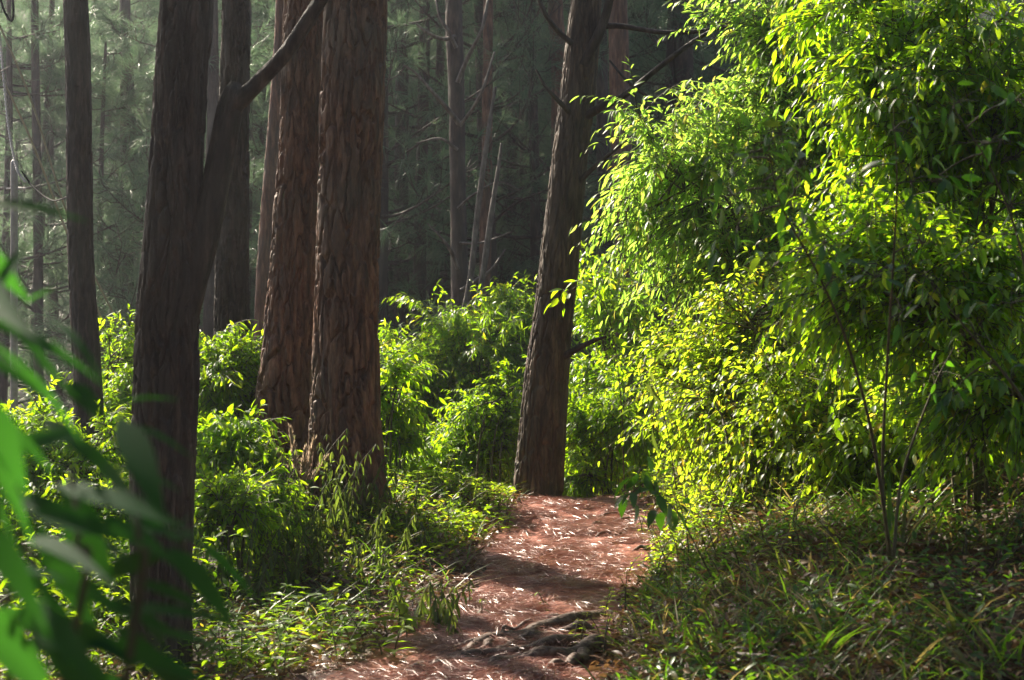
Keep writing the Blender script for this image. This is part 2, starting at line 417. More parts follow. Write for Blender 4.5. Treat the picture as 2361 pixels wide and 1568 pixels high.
# ------------------------------------------------------------------ the tall pines near the path
def big_pine(name, label, rows, seed, top, bark, boughs=(), group='tall pines beside the path', flare=.38, amp=.026, sides=220, rings=1000, cell=.06, nodes=()):
    """top: rows (x,y,z,r) above the picture's edge.  boughs: (z, azimuth deg, length, tufts)"""
    pts = px_trunk(rows)
    pts[0] = (pts[0][0], pts[0][1], float(h(pts[0][0], pts[0][1]))-.25, pts[0][3])
    pts = pts+list(top)
    base = np.array([pts[0][0], pts[0][1], pts[0][2]+.25])
    t = thing(name, label, 'tree', base, group)
    mb, ctr, r = trunk_mesh(pts, seed, sides, rings, amp, cell, 7., flare)
    mb.build("trunk", bark, t, loc=base)
    if boughs:
        cr = MB()
        for z, az, ln, nt in boughs:
            k = np.argmin(abs(ctr[:, 2]-z)); a = math.radians(az)
            wd_ = MB()
            pine_boughs(wd_, cr, ctr[k][None], np.array([[math.sin(a), math.cos(a), .12]]), ln, nt, .045, .24, 26, .18, .006)
            wd_.build("branch", bark, t, loc=base)
        cr.build("crown", M['needle'], t, loc=base)
    return t, base, ctr, r

def add_branch(t, base, rows, seed, m, sides=20, rings=70, amp=.006):
    branch_mesh(px_trunk(rows), seed, sides, rings, amp).build("branch", m, t, loc=base)

def crown_ring(z0, z1, n, lmin, lmax, nt, az0=0, avoid=None):
    out = []
    for k in range(n):
        z = z0+(z1-z0)*k/max(1, n-1)
        out.append((z, az0+k*137.5, lmax-(lmax-lmin)*k/max(1, n-1), nt))
    return out

main, mbase, _, _ = big_pine('tall_pine', 'thickest reddish pine trunk with deep bark plates beside the path, rim-lit on one edge',
    [(806, 1230, 11.5, 172), (800, 1120, 11.5, 166), (796, 950, 11.5, 158), (799, 700, 11.5, 150), (806, 420, 11.5, 146), (814, 180, 11.5, 148), (821, 0, 11.5, 148)],
    3, [(-1.02, 11.5, 5.2, .20), (-1.0, 11.5, 8, .15), (-.98, 11.5, 11.5, .04)], M['bark_red'],
    crown_ring(6.5, 11.2, 16, .5, 2.2, 26, 10))
sec, sbase, _, _ = big_pine('tall_pine', 'second thick reddish pine flaring at its foot, close behind the thickest trunk',
    [(646, 1060, 12.3, 152), (651, 960, 12.3, 140), (664, 800, 12.3, 122), (676, 600, 12.3, 106), (690, 350, 12.3, 98), (700, 100, 12.3, 96), (704, 0, 12.3, 96)],
    17, [(-1.47, 12.3, 5.2, .14), (-1.45, 12.3, 8, .11), (-1.4, 12.3, 11, .03)], M['bark_red'],
    [(4.75, 200, 2.0, 30), (4.9, 120, 1.8, 28), (5.1, 290, 1.9, 26), (5.3, 250, 2.0, 28)]+crown_ring(8.2, 10.8, 9, .5, 1.6, 24, 40), flare=.3)
left, lbase, _, _ = big_pine('forked_pine', 'dark forked pine in the left foreground, its right stem ending in a knob',
    [(372, 1560, 8., 140), (372, 1400, 8., 138), (374, 1150, 8., 146), (383, 900, 8., 150), (388, 700, 8., 146), (398, 560, 8., 138), (408, 350, 8., 124), (420, 150, 8., 122), (430, 0, 8., 124)],
    29, [(-1.5, 8, 4.2, .12), (-1.45, 8, 6, .1), (-1.4, 8.1, 9, .03)], M['bark_dark'],
    crown_ring(4.6, 8.6, 12, .5, 1.8, 24, 70), flare=.1, cell=.042, amp=.02)
add_branch(left, lbase, [(415, 800, 8.0, 60), (432, 690, 7.98, 74), (468, 560, 7.98, 72), (498, 420, 7.98, 66), (526, 270, 7.98, 62), (538, 215, 7.98, 52), (543, 190, 7.98, 24)], 31, M['bark_dark'], 60, 160, .008)
add_branch(left, lbase, [(524, 262, 7.98, 40), (560, 225, 7.96, 40), (605, 180, 7.95, 36), (660, 120, 7.92, 34), (720, 30, 7.9, 34), (760, -40, 7.88, 32), (800, -160, 7.85, 22)], 33, M['bark_dark'], 40, 100, .006)
lt, ltb, _, _ = big_pine('slender_pine', 'slender dark pine at the far left, beside the grey post and its wires',
    [(208, 1010, 12.5, 74), (203, 900, 12.5, 68), (188, 640, 12.5, 62), (184, 480, 12.5, 62), (182, 280, 12.5, 60), (180, 150, 12.5, 60), (174, 0, 12.5, 58)],
    41, [(-3.25, 12.5, 5, .09), (-3.2, 12.5, 8, .06), (-3.2, 12.5, 10, .02)], M['bark_dark'],
    [(4.6, 150, 1.8, 30), (4.8, 60, 1.7, 30), (5.0, 210, 1.7, 26), (5.2, 100, 1.8, 28), (5.5, 0, 1.6, 24)]+crown_ring(6.3, 9.6, 7, .4, 1.2, 20, 10), flare=.1, cell=.035, amp=.01, sides=80)
bk, bkb, _, _ = big_pine('straight_pine', 'straight dark pine standing directly behind the fork, hidden at its foot by bushes',
    [(534, 900, 13.2, 84), (534, 780, 13.2, 82), (536, 500, 13.2, 74), (540, 250, 13.2, 70), (545, 0, 13.2, 66)],
    43, [(-2.1, 13.2, 5.5, .1), (-2.08, 13.2, 8.5, .07), (-2.05, 13.2, 12, .03)], M['bark_dark'],
    crown_ring(9.5, 11.6, 8, .5, 1.2, 22, 33), flare=.05, cell=.045, sides=110)
rt, rbase, _, _ = big_pine('leaning_pine', 'leaning grey-brown pine at the crest of the path with bare side branches',
    [(1236, 1185, 13.6, 108), (1240, 1140, 13.6, 106), (1254, 950, 13.6, 104), (1268, 800, 13.6, 100), (1288, 620, 13.6, 92), (1310, 400, 13.6, 84), (1330, 230, 13.6, 80), (1345, 80, 13.6, 78), (1352, 0, 13.6, 72)],
    53, [(.65, 13.6, 5, .11), (.72, 13.6, 7.5, .08), (.75, 13.6, 10, .03)], M['bark_grey'],
    crown_ring(6.8, 9.6, 10, .5, 1.7, 22, 80), flare=.28, amp=.014, cell=.042)
for k, rws in enumerate([
    [(1318, 100, 13.5, 14), (1290, 75, 13.45, 12), (1262, 40, 13.4, 11), (1244, 0, 13.4, 10), (1236, -60, 13.4, 8)],
    [(1345, 150, 13.5, 26), (1375, 90, 13.45, 24), (1395, 40, 13.45, 22), (1412, -30, 13.4, 20)],
    [(1378, 62, 13.6, 15), (1430, 60, 13.5, 13), (1520, 74, 13.4, 11), (1600, 73, 13.3, 10), (1680, 62, 13.2, 7)],
    [(1350, 268, 13.55, 24), (1385, 248, 13.45, 20), (1440, 220, 13.35, 15), (1520, 155, 13.25, 13), (1600, 95, 13.2, 11), (1680, 50, 13.1, 7)],
    [(1315, 262, 13.5, 14), (1290, 235, 13.42, 11), (1258, 200, 13.4, 8), (1236, 160, 13.4, 4)],
    [(1300, 822, 13.5, 18), (1335, 802, 13.4, 14), (1368, 786, 13.3, 11), (1398, 776, 13.25, 6)],
    [(1330, 425, 13.55, 16), (1360, 395, 13.45, 12), (1400, 360, 13.3, 10), (1450, 320, 13.2, 6)],
    [(1500, 228, 13.26, 8), (1450, 190, 13.3, 7), (1405, 140, 13.4, 5)]]):
    add_branch(rt, rbase, rws, 60+k, M['bark_dark'], 14, 50, .003)

# thinner trunks further in
def back_trunk(name, label, rows, seed, m, top, boughs=(), **k):
    return big_pine(name, label, rows, seed, top, m, boughs, group='single trunks further into the wood', flare=.05, sides=48, rings=200, cell=.05, amp=.008, **k)
bt, btb, _, _ = back_trunk('bare_pine', 'upright lichen-grey pine with bare upswept dead branches, mid-wood behind the bushes',
    [(1062, 900, 20, 42), (1060, 700, 20, 40), (1056, 450, 20, 38), (1052, 200, 20, 38), (1046, 0, 20, 40)], 71, M['bark_far'],
    [(-.65, 20, 7, .09), (-.6, 20, 12, .03)], crown_ring(7, 11.5, 12, .5, 1.8, 22, 15))
for k, rws in enumerate([
    [(1052, 110, 19.9, 10), (1035, 75, 19.8, 8), (1015, 40, 19.8, 7), (1005, 0, 19.8, 5)],
    [(1055, 190, 19.9, 12), (1080, 130, 19.8, 10), (1110, 70, 19.7, 8), (1125, 0, 19.7, 6)],
    [(1050, 85, 19.9, 12), (1020, 90, 19.8, 9), (985, 75, 19.7, 7), (960, 55, 19.7, 4)],
    [(1058, 285, 19.9, 14), (1035, 255, 19.8, 11), (1000, 215, 19.7, 8), (960, 170, 19.7, 5), (930, 150, 19.7, 3)],
    [(1060, 290, 19.9, 10), (1090, 250, 19.8, 8), (1115, 200, 19.7, 7), (1140, 120, 19.7, 4)],
    [(1056, 620, 19.9, 10), (1040, 580, 19.8, 8), (1015, 545, 19.7, 6), (985, 515, 19.7, 3)],
    [(1064, 670, 19.8, 12), (1100, 645, 19.7, 10), (1135, 620, 19.6, 7), (1165, 575, 19.6, 4)],
    [(1055, 345, 19.9, 8), (1015, 320, 19.8, 6), (960, 330, 19.7, 3)],
    [(1056, 480, 19.9, 8), (1090, 450, 19.8, 6), (1150, 420, 19.7, 4), (1200, 440, 19.7, 3)],
    [(1060, 560, 19.9, 7), (1110, 560, 19.8, 6), (1180, 535, 19.7, 3)]]):
    add_branch(bt, btb, rws, 80+k, M['deadwood'], 8, 30, .002)
back_trunk('reddish_pine', 'narrow reddish pine just left of the second thick trunk',
    [(590, 960, 18, 40), (605, 700, 18, 36), (625, 400, 18, 34), (640, 200, 18, 32), (650, 0, 18, 30)], 91, M['bark_red'],
    [(-2.4, 18, 7, .07), (-2.3, 18, 11, .03)])
for k, (rows, lab, m) in enumerate([
    ([(1290, 900, 24, 40), (1290, 500, 24, 40), (1290, 140, 24, 38), (1280, 0, 24, 38)], 'reddish trunk emerging behind the top of the leaning pine', 'bark_red'),
    ([(1450, 900, 22, 50), (1440, 600, 22, 48), (1432, 300, 22, 46), (1425, 0, 22, 44)], 'orange-edged trunk between the leaning pine and the large lit shrub', 'bark_red'),
    ([(1395, 900, 25, 30), (1392, 500, 25, 30), (1388, 200, 25, 28), (1385, 0, 25, 26)], 'thin dark trunk close to the right of the leaning pine', 'bark_far'),
    ([(1580, 800, 26, 48), (1578, 400, 26, 46), (1575, 0, 26, 44)], 'dark trunk above the top edge of the large lit shrub', 'bark_far'),
    ([(1120, 900, 23, 30), (1118, 650, 23, 28), (1122, 400, 23, 26), (1124, 200, 23, 24), (1126, 0, 23, 22)], 'thin red-brown trunk just right of the bare grey pine', 'bark_red'),
    ([(968, 900, 25, 32), (968, 650, 25, 30), (972, 400, 25, 28), (980, 0, 25, 26)], 'thin dark trunk left of the bare grey pine', 'bark_far'),
    ([(924, 900, 27, 36), (925, 600, 27, 34), (926, 300, 27, 32), (928, 0, 27, 30)], 'dark trunk close to the right edge of the thickest pine', 'bark_far'),
    ([(1236, 900, 26, 26), (1234, 500, 26, 24), (1228, 200, 26, 22), (1225, 0, 26, 20)], 'thin dark trunk just left of the leaning pine', 'bark_far'),
    ([(480, 900, 23, 34), (487, 500, 23, 32), (492, 250, 23, 30), (488, 0, 23, 28)], 'grey trunk glimpsed between the fork and the straight pine', 'bark_far'),
    ([(296, 900, 26, 30), (294, 600, 26, 28), (290, 300, 26, 26), (288, 0, 26, 24)], 'thin hazy trunk between the slender pine and the forked pine', 'bark_far'),
    ([(90, 900, 24, 24), (88, 600, 24, 22), (84, 300, 24, 20), (80, 0, 24, 18)], 'thin hazy trunk behind the guy ropes', 'bark_far'),
    ([(1180, 900, 30, 26), (1180, 500, 30, 24), (1180, 0, 30, 22)], 'faint far trunk midway between bare pine and leaning pine', 'bark_far')]):
    p0 = W(rows[-1][0], rows[-1][1], rows[-1][2])
    back_trunk('pine_trunk', lab, rows, 100+k*7, M[m], [(p0[0], p0[1], 9, .07), (p0[0], p0[1], 13, .03)], crown_ring(8 if k < 8 else 12.6, 12.5 if k < 8 else 13, 9 if k < 8 else 4, .5, 1.8 if k < 8 else .9, 22, k*50))
for k, (rows, lab) in enumerate([
    ([(1060, 760, 19.5, 13), (1085, 640, 19.5, 14), (1102, 480, 19.5, 13), (1122, 330, 19.5, 11), (1142, 200, 19.5, 6)], 'bleached dead pole leaning right, first beside the bare grey pine'),
    ([(1090, 760, 19.0, 12), (1112, 640, 19.0, 14), (1132, 500, 19.0, 13), (1150, 380, 19.0, 9), (1156, 330, 19.0, 5)], 'bleached dead pole leaning right, second from the bare grey pine')]):
    p = px_trunk(rows); b = np.array(p[0][:3])
    mbx = branch_mesh(p, 200+k, 12, 60, .003)
    tag(mbx.build("dead_pole", M['deadwood'], loc=b), lab, 'dead tree', 'leaning dead poles').location = tuple(b)

# ------------------------------------------------------------------ young pines filling the wood
def pine_proto(H, seed, zlow, dens):
    global rng
    keep = rng; rng = np.random.default_rng(seed)
    t = bpy.data.objects.new('young_pine', None); C.objects.link(t)
    wood = MB(); cr = MB()
    K = 10; s = np.linspace(0, 1, K)
    ax = np.stack([.12*np.sin(s*4+seed), .12*np.cos(s*3+seed), s*H-.3], -1)
    tubes(wood, ax[None], ((.012*H)*(1-.85*s)+.008)[None], 8)
    nb = int(H*5.2)
    z = zlow+(H*.98-zlow)*np.sort(rng.random(nb)); az = rng.random(nb)*2*math.pi
    ln = np.clip((1-z/H)*2.9+.3, .3, 2.1)*(.7+.5*rng.random(nb))
    o = np.stack([np.interp(z, ax[:, 2], ax[:, 0]), np.interp(z, ax[:, 2], ax[:, 1]), z], -1)
    d = np.stack([np.cos(az), np.sin(az), .1+.25*rng.random(nb)], -1)
    pine_boughs(wood, cr, o, d, ln, dens, .022, .30, 30, .25, .0050)
    nd = 9                                            # bare dead boughs low down
    z = .4+rng.random(nd)*(zlow+.6); az = rng.random(nd)*2*math.pi
    o = np.stack([0*z, 0*z, z], -1)
    pine_boughs(wood, cr, o, np.stack([np.cos(az), np.sin(az), .25+.3*rng.random(nd)], -1), .8+.9*rng.random(nd), 0, .014)
    wood.build("trunk", M['bark_far'], t); cr.build("crown", M['needle'], t)
    rng = keep
    return t
P_low = [pine_proto(7.5, 301, 1.0, 15), pine_proto(8.2, 302, 1.4, 14), pine_proto(7.0, 303, .8, 16)]
P_bare = [pine_proto(13., 311, 5.3, 16)]
P_tall = [pine_proto(13., 304, 2.2, 13), pine_proto(14., 305, 3.0, 13), pine_proto(12., 306, 1.6, 14)]
used = set(); prng = np.random.default_rng(77)
def place_pine(protos, x, y, label, group, s=1.):
    k = int(prng.integers(len(protos))); p = protos[k]
    o = p if p.name not in used else copy_tree(p)
    used.add(p.name)
    o.location = (x, y, float(h(x, y))); o.rotation_euler = (0, 0, prng.random()*6.28); o.scale = (s, s, s*(.9+.2*prng.random()))
    tag(o, label, 'tree', group)
# sunlit, low: left of the thick trunks
for px, Yd in [(5, 24), (95, 25), (250, 25), (300, 29), (130, 29), (40, 33), (260, 31), (400, 24), (480, 29), (560, 25), (600, 31), (370, 34), (200, 38), (60, 42), (450, 40), (560, 38), (-60, 26), (-120, 36), (330, 46), (120, 50), (500, 50), (-40, 55), (250, 58)]:
    x = (px-1180.5)/F*Yd
    place_pine(P_low, x, Yd, 'young pine with pale sunlit needles in the haze left of the thick trunks', 'young sunlit pines on the left', .95+.15*prng.random())
for px, Yd in [(-100, 66), (0, 62), (60, 70), (150, 64), (230, 68), (310, 62), (380, 70), (440, 64), (530, 68), (600, 62), (660, 70), (20, 48), (180, 46), (300, 52), (400, 56), (580, 48), (-60, 44), (90, 56), (260, 42), (520, 58), (640, 54), (-160, 52)]:
    place_pine(P_tall, (px-1180.5)/F*Yd, Yd, 'far hazy pine on the slope high behind the sunlit young pines', 'far pines on the left slope', 1.0+.15*prng.random())
# shaded, taller: centre and right
for px, Yd in [(860, 24), (1000, 27), (1120, 25), (1200, 29), (930, 32), (1060, 34), (1330, 27), (1420, 31), (1270, 35), (1150, 38), (980, 40), (820, 36), (720, 30), (1530, 26), (1640, 30), (1760, 27), (1900, 30), (1520, 37), (1380, 42), (1080, 46), (1250, 48), (900, 50), (760, 44), (1680, 40), (1850, 42), (2050, 32), (2250, 30), (2200, 42), (1500, 50), (1160, 56), (1000, 60), (1340, 62), (1700, 56), (2000, 52), (2350, 50), (700, 60), (880, 66), (1020, 68), (1120, 70), (1230, 66), (1420, 70), (1560, 66), (1620, 72), (1800, 68), (960, 44), (1190, 43), (1440, 47), (1290, 54), (1090, 52), (800, 56)]:
    x = (px-1180.5)/F*Yd
    place_pine(P_tall, x, Yd, 'tall young pine with dark drooping needles in the shaded wood beyond the path', 'shaded pines behind the path', .9+.2*prng.random())

# unseen pines of the same wood round the viewer, added to block sky light
for x, y in [(-5.5, -2), (-3, -5), (0.5, -5.5), (3.5, -4), (6, -1.5), (-8, 1), (-6.5, 4.5), (6.5, 3.5), (8.5, 7), (7.5, 11), (10, 14), (7, 17), (10.5, 2), (-10.5, -3), (-1.5, -9), (4, -9), (9, -6), (-6, -9), (12, 10), (13, 18), (9, 22), (-9, 6.5), (1.8, -2.6), (-1.8, -2.2), (4.6, .6), (-3.8, .8)]:
    place_pine(P_tall, x, y, 'unseen tall pine of the same wood round the viewpoint, added to cut sky light', 'unseen pines round the viewpoint', 1.05)

for x, y in [(-3.4, 29.5), (-4.2, 30.5), (-6.3, 32), (-2.2, 32.5), (-8., 35), (-4.5, 36), (-.2, 34.5), (2.4, 33.5), (-6.4, 38.5), (-1.5, 38.5), (4.8, 36)]:  # extra-tall pines added to keep the sun off the centre of the wood
    place_pine(P_tall, x, y, 'extra tall pine added to shade the middle of the wood', 'added shade pines mid-wood', 1.3)
for x, y in [(-5.1, 14.4), (-5.2, 8.3)]:  # high crowns added outside the view to shade the near left and path
    place_pine(P_bare, x, y, 'unseen high-crowned pine added left of the view to cast shade', 'unseen shade pines left of the view', 1.)

# ------------------------------------------------------------------ shrubs
def shrub(name, label, cat, base, lobes, nb, nt, nl, leaf, m, LW, kind='lance', group=None, twl=.32, droop=.3, stem_r=.012, hang=.45, seed=0, shell=.55, nstem=6):
    """branches from a few stems to points in the lobes, twigs on the branches, leaves on the twigs.
    lobes: (centre xyz, radii xyz)"""
    global rng
    keep = rng; rng = np.random.default_rng(1000+seed)
    bz = float(h(base[0], base[1])); b = np.array([base[0], base[1], bz])
    t = thing(name, label, cat, b, group)
    wood = MB(); fol = MB()
    vol = np.array([l[1][0]*l[1][1]*l[1][2] for l in lobes])**.7; vol = vol/vol.sum()
    li = rng.choice(len(lobes), nb, p=vol)
    cen = np.array([lobes[k][0] for k in li]); rad = np.array([lobes[k][1] for k in li])
    dv = unit(rng.normal(size=(nb, 3))); rr = shell+(1-shell)*rng.random((nb, 1))**.7
    end = cen+dv*rad*rr*(.7+.75*rng.random((nb, 1))**2.2)
    gz = h(end[:, 0], end[:, 1]); end[:, 2] = np.maximum(end[:, 2], gz+.05)
    # stems: from the base to the middle of each lobe
    K = 9; s = np.linspace(0, 1, K)[None, :, None]
    hubs = []; SP = []
    for k in range(max(nstem, len(lobes))):
        c_, r_ = lobes[k % len(lobes)]
        tgt = np.array(c_)+np.array(r_)*rng.normal(size=3)*.3
        st = b+np.array([rng.normal()*.08, rng.normal()*.08, -.05])
        mid = st*.5+tgt*.5+np.array([0, 0, .25*abs(tgt[2]-st[2])])-(tgt-st)*np.array([.25, .25, 0])
        q = spline([st, mid, tgt], K); SP.append(q); hubs.append(q)
    SP = np.array(SP); tubes(wood, SP, (stem_r*(1-.6*np.linspace(0, 1, K)))[None]*np.ones((len(SP), 1)), 5)
    flat = SP[:, 3:].reshape(-1, 3)
    dist = np.linalg.norm(end[:, None]-flat[None], axis=2)
    src = flat[np.argmin(dist+rng.random(dist.shape)*.35, axis=1)]
    dirv = end-src; ln = np.linalg.norm(dirv, axis=1)[:, None, None]
    B = src[:, None]+dirv[:, None]*s+np.array([0, 0, 1])*(.30*ln*(s-s**2))+rng.normal(size=(nb, 1, 3))*.06*ln*np.sin(s*3.1)
    tubes(wood, B, (stem_r*.55*(1-.75*np.linspace(0, 1, K)))[None]*np.ones((nb, 1)), 4)
    # twigs
    sp = .35+.65*rng.random((nb, nt))**.75; sp[:, 0] = 1
    f = sp*(K-1); i = np.minimum(f.astype(int), K-2); u = (f-i)[..., None]; ar = np.arange(nb)[:, None]
    o = (B[ar, i]*(1-u)+B[ar, i+1]*u).reshape(-1, 3); tan = unit(B[ar, i+1]-B[ar, i]).reshape(-1, 3)
    n = nb*nt
    d = unit(tan*.75+rng.normal(size=(n, 3))*.6+np.array([0, 0, .25])+np.repeat(dv, nt, 0)*.35)
    tl = twl*(.55+.9*rng.random((n, 1, 1)))
    Kt = 5; st = np.linspace(0, 1, Kt)[None, :, None]
    TP = o[:, None]+d[:, None]*st*tl+np.array([0, 0, -1])*(droop*tl*st**2)
    tubes(wood, TP, np.tile(np.linspace(.0035, .0015, Kt), (n, 1)), 3)
    sl = (np.arange(nl)[None]+rng.random((n, nl))*.6+.5)/(nl+.1); sl = np.clip(sl, .05, 1)[..., None]
    P = o[:, None]+d[:, None]*sl*tl+np.array([0, 0, -1])*(droop*tl*sl**2)
    tg = unit(d[:, None]+np.array([0, 0, -2*droop])*sl)
    side = unit(np.cross(tg, np.array([0, 0, 1.])+rng.normal(size=(n, 1, 3))*.4))*np.where(np.arange(nl) % 2, 1, -1)[None, :, None]
    D = unit(tg*(.45+.5*sl)+side*(.75-.35*sl)+rng.normal(size=(n, nl, 3))*.28+np.array([0, 0, -hang]))
    U = unit(np.array([0, 0, 1.])+rng.normal(size=(n, nl, 3))*.45+unit(np.array([0, 0, 1.])-.2*tg)*.3)
    Ls = LW[0]*(.4+.85*rng.random((n, nl)))*(1-.25*(sl[..., 0]-.4)**2); 
    P = P.reshape(-1, 3); D = D.reshape(-1, 3); U = U.reshape(-1, 3); Ls = Ls.ravel()
    ok = P[:, 2] > h(P[:, 0], P[:, 1])+.01
    leaves(fol, P[ok], D[ok], U[ok], Ls[ok], Ls[ok]*LW[1]/LW[0]*(.85+.3*rng.random(ok.sum())), kind, .1+.3*rng.random(ok.sum()), .25)
    wood.build("stem", m and M['stem'], t, loc=b); fol.build("foliage", M[leaf], t, loc=b)
    rng = keep
    return t

def lobe(px, py, Yd, rx, rz, ry=None):
    return (W(px, py, Yd), (S(rx, Yd), ry if ry else S((rx+rz)/2, Yd), S(rz, Yd)))
def at(px, Yd):
    return ((px-1180.5)/F*Yd, Yd)

# between the thick pine and the leaning pine
shrub('shrub', 'rounded bush of narrow drooping glossy leaves between thickest and leaning pine', 'bush', at(1080, 17.8),
      [lobe(1130, 880, 17.8, 170, 200), lobe(1010, 930, 17.6, 110, 150), lobe(1190, 770, 17.9, 90, 110), lobe(960, 960, 17.5, 80, 140), lobe(1080, 790, 17.8, 110, 110), lobe(950, 850, 17.6, 70, 80)], 240, 13, 13, 'willow', True, (.095, .02), 'lance', seed=1, twl=.34)
shrub('shrub', 'low bright lime bush at the left foot of the leaning pine', 'bush', at(1120, 14.4),
      [lobe(1120, 1010, 14.9, 90, 80), lobe(1030, 1050, 15., 80, 50), lobe(1180, 920, 15, 40, 70)], 90, 12, 11, 'fresh', True, (.065, .022), 'mid', seed=2, twl=.24)
shrub('shrub', 'bright sprig bush against the right side of the thickest pine', 'bush', at(905, 12.8),
      [lobe(905, 910, 13.2, 45, 90), lobe(905, 1000, 13.2, 40, 60)], 34, 10, 10, 'fresh', True, (.08, .026), 'lance', seed=3, twl=.24)
shrub('shrub', 'loose deep green bush directly behind the leaning pine', 'bush', at(1400, 16),
      [lobe(1400, 760, 16, 110, 170), lobe(1460, 950, 15.5, 90, 130), lobe(1330, 950, 15.8, 70, 130)], 95, 12, 11, 'willow', True, (.085, .026), 'mid', seed=4, twl=.34)
shrub('shrub', 'low bright bush right of the leaning pine foot at the crest', 'bush', at(1400, 14.2),
      [lobe(1370, 1010, 14.6, 70, 100), lobe(1440, 960, 14.3, 80, 90), lobe(1340, 1100, 14.1, 40, 40)], 75, 12, 11, 'fresh', True, (.065, .022), 'mid', seed=5, twl=.24)
# left, behind the forked pine
shrub('shrub', 'sunlit bush between the forked pine and the second thick pine', 'bush', at(520, 12.6),
      [lobe(520, 880, 12.6, 75, 100), lobe(560, 930, 12.6, 60, 110), lobe(480, 810, 12.7, 30, 70)], 80, 12, 11, 'fresh', True, (.068, .02), 'lance', seed=6, twl=.26)
shrub('shrub', 'sunlit bush between the slender pine and the forked pine', 'bush', at(275, 13.8),
      [lobe(275, 850, 13.8, 55, 90), lobe(300, 960, 13.4, 60, 90), lobe(250, 1000, 13.4, 50, 80)], 65, 12, 11, 'fresh', True, (.068, .02), 'lance', seed=7, twl=.26)
shrub('shrub', 'broad-leaved lit bush in front of the second thick pine', 'bush', at(520, 11.4),
      [lobe(520, 1040, 11.4, 80, 90), lobe(560, 1110, 11.2, 70, 70), lobe(480, 1130, 11.2, 60, 70)], 50, 10, 10, 'fresh', True, (.085, .03), 'lance', seed=8, twl=.26)
shrub('shrub', 'tangled bush behind the blurred foreground leaves on the left', 'bush', at(120, 10.5),
      [lobe(80, 1040, 10.5, 130, 110), lobe(220, 1080, 10.2, 90, 110), lobe(60, 1180, 10, 130, 90), lobe(230, 1200, 9.6, 80, 70)], 120, 12, 11, 'fresh', True, (.06, .021), 'mid', seed=9, twl=.24)
shrub('shrub', 'low fine-leaved bush just right of the forked pine trunk', 'bush', at(560, 9.8),
      [lobe(520, 1180, 9.8, 80, 70), lobe(600, 1160, 10.2, 70, 60), lobe(260, 1330, 9, 80, 80)], 64, 11, 10, 'fresh', True, (.062, .021), 'mid', seed=10, twl=.22)
# the big shrubs on the right
shrub('tall_shrub', 'large brilliantly lit shrub of drooping lance leaves right of the leaning pine', 'shrub', at(1760, 11.9),
      [lobe(1730, 370, 11.9, 230, 210, .45), lobe(1555, 440, 11.8, 130, 170, .4), lobe(1900, 110, 12.1, 220, 170, .4), lobe(1650, 650, 11.6, 110, 130, .35), lobe(1920, 420, 12.2, 200, 250, .4)], 200, 12, 12, 'lance', True, (.088, .021), 'lance', seed=11, twl=.36, stem_r=.016, nstem=9)
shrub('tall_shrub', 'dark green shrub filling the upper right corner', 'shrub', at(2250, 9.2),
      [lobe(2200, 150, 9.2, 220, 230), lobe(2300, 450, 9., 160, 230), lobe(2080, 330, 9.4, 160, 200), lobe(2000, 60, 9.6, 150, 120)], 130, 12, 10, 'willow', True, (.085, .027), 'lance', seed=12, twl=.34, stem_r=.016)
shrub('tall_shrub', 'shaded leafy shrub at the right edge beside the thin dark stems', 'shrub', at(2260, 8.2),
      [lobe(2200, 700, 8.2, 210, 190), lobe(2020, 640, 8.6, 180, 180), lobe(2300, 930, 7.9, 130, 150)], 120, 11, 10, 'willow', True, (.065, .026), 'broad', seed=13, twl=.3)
shrub('shrub', 'yellow-green broad-leaved thicket under the large lit shrub', 'bush', at(1750, 9.9),
      [lobe(1690, 900, 10.6, 130, 110, .35), lobe(1600, 850, 11.2, 90, 120, .3), lobe(1880, 950, 9.8, 190, 140, .4), lobe(1770, 770, 10.6, 170, 130, .35), lobe(1640, 1010, 11., 130, 60, .35), lobe(1760, 1050, 10.2, 150, 60, .35)], 190, 11, 10, 'vine', True, (.052, .024), 'broad', seed=14, twl=.28)
shrub('shrub', 'brownish scrub at the right edge above the grassy bank', 'bush', at(2200, 9.2),
      [lobe(2180, 960, 9.2, 190, 120), lobe(2000, 1040, 9.4, 150, 80)], 60, 9, 9, 'vine', True, (.075, .028), 'mid', seed=15, twl=.26)
shrub('tall_shrub', 'deep background shrub seen through the right-hand foliage', 'shrub', at(2050, 13.),
      [lobe(1900, 600, 13, 250, 330), lobe(2250, 350, 13, 250, 400), lobe(2250, 850, 12.5, 200, 200), lobe(1900, 200, 13.2, 200, 250)], 140, 11, 10, 'lance', True, (.11, .036), 'mid', seed=16, twl=.36)

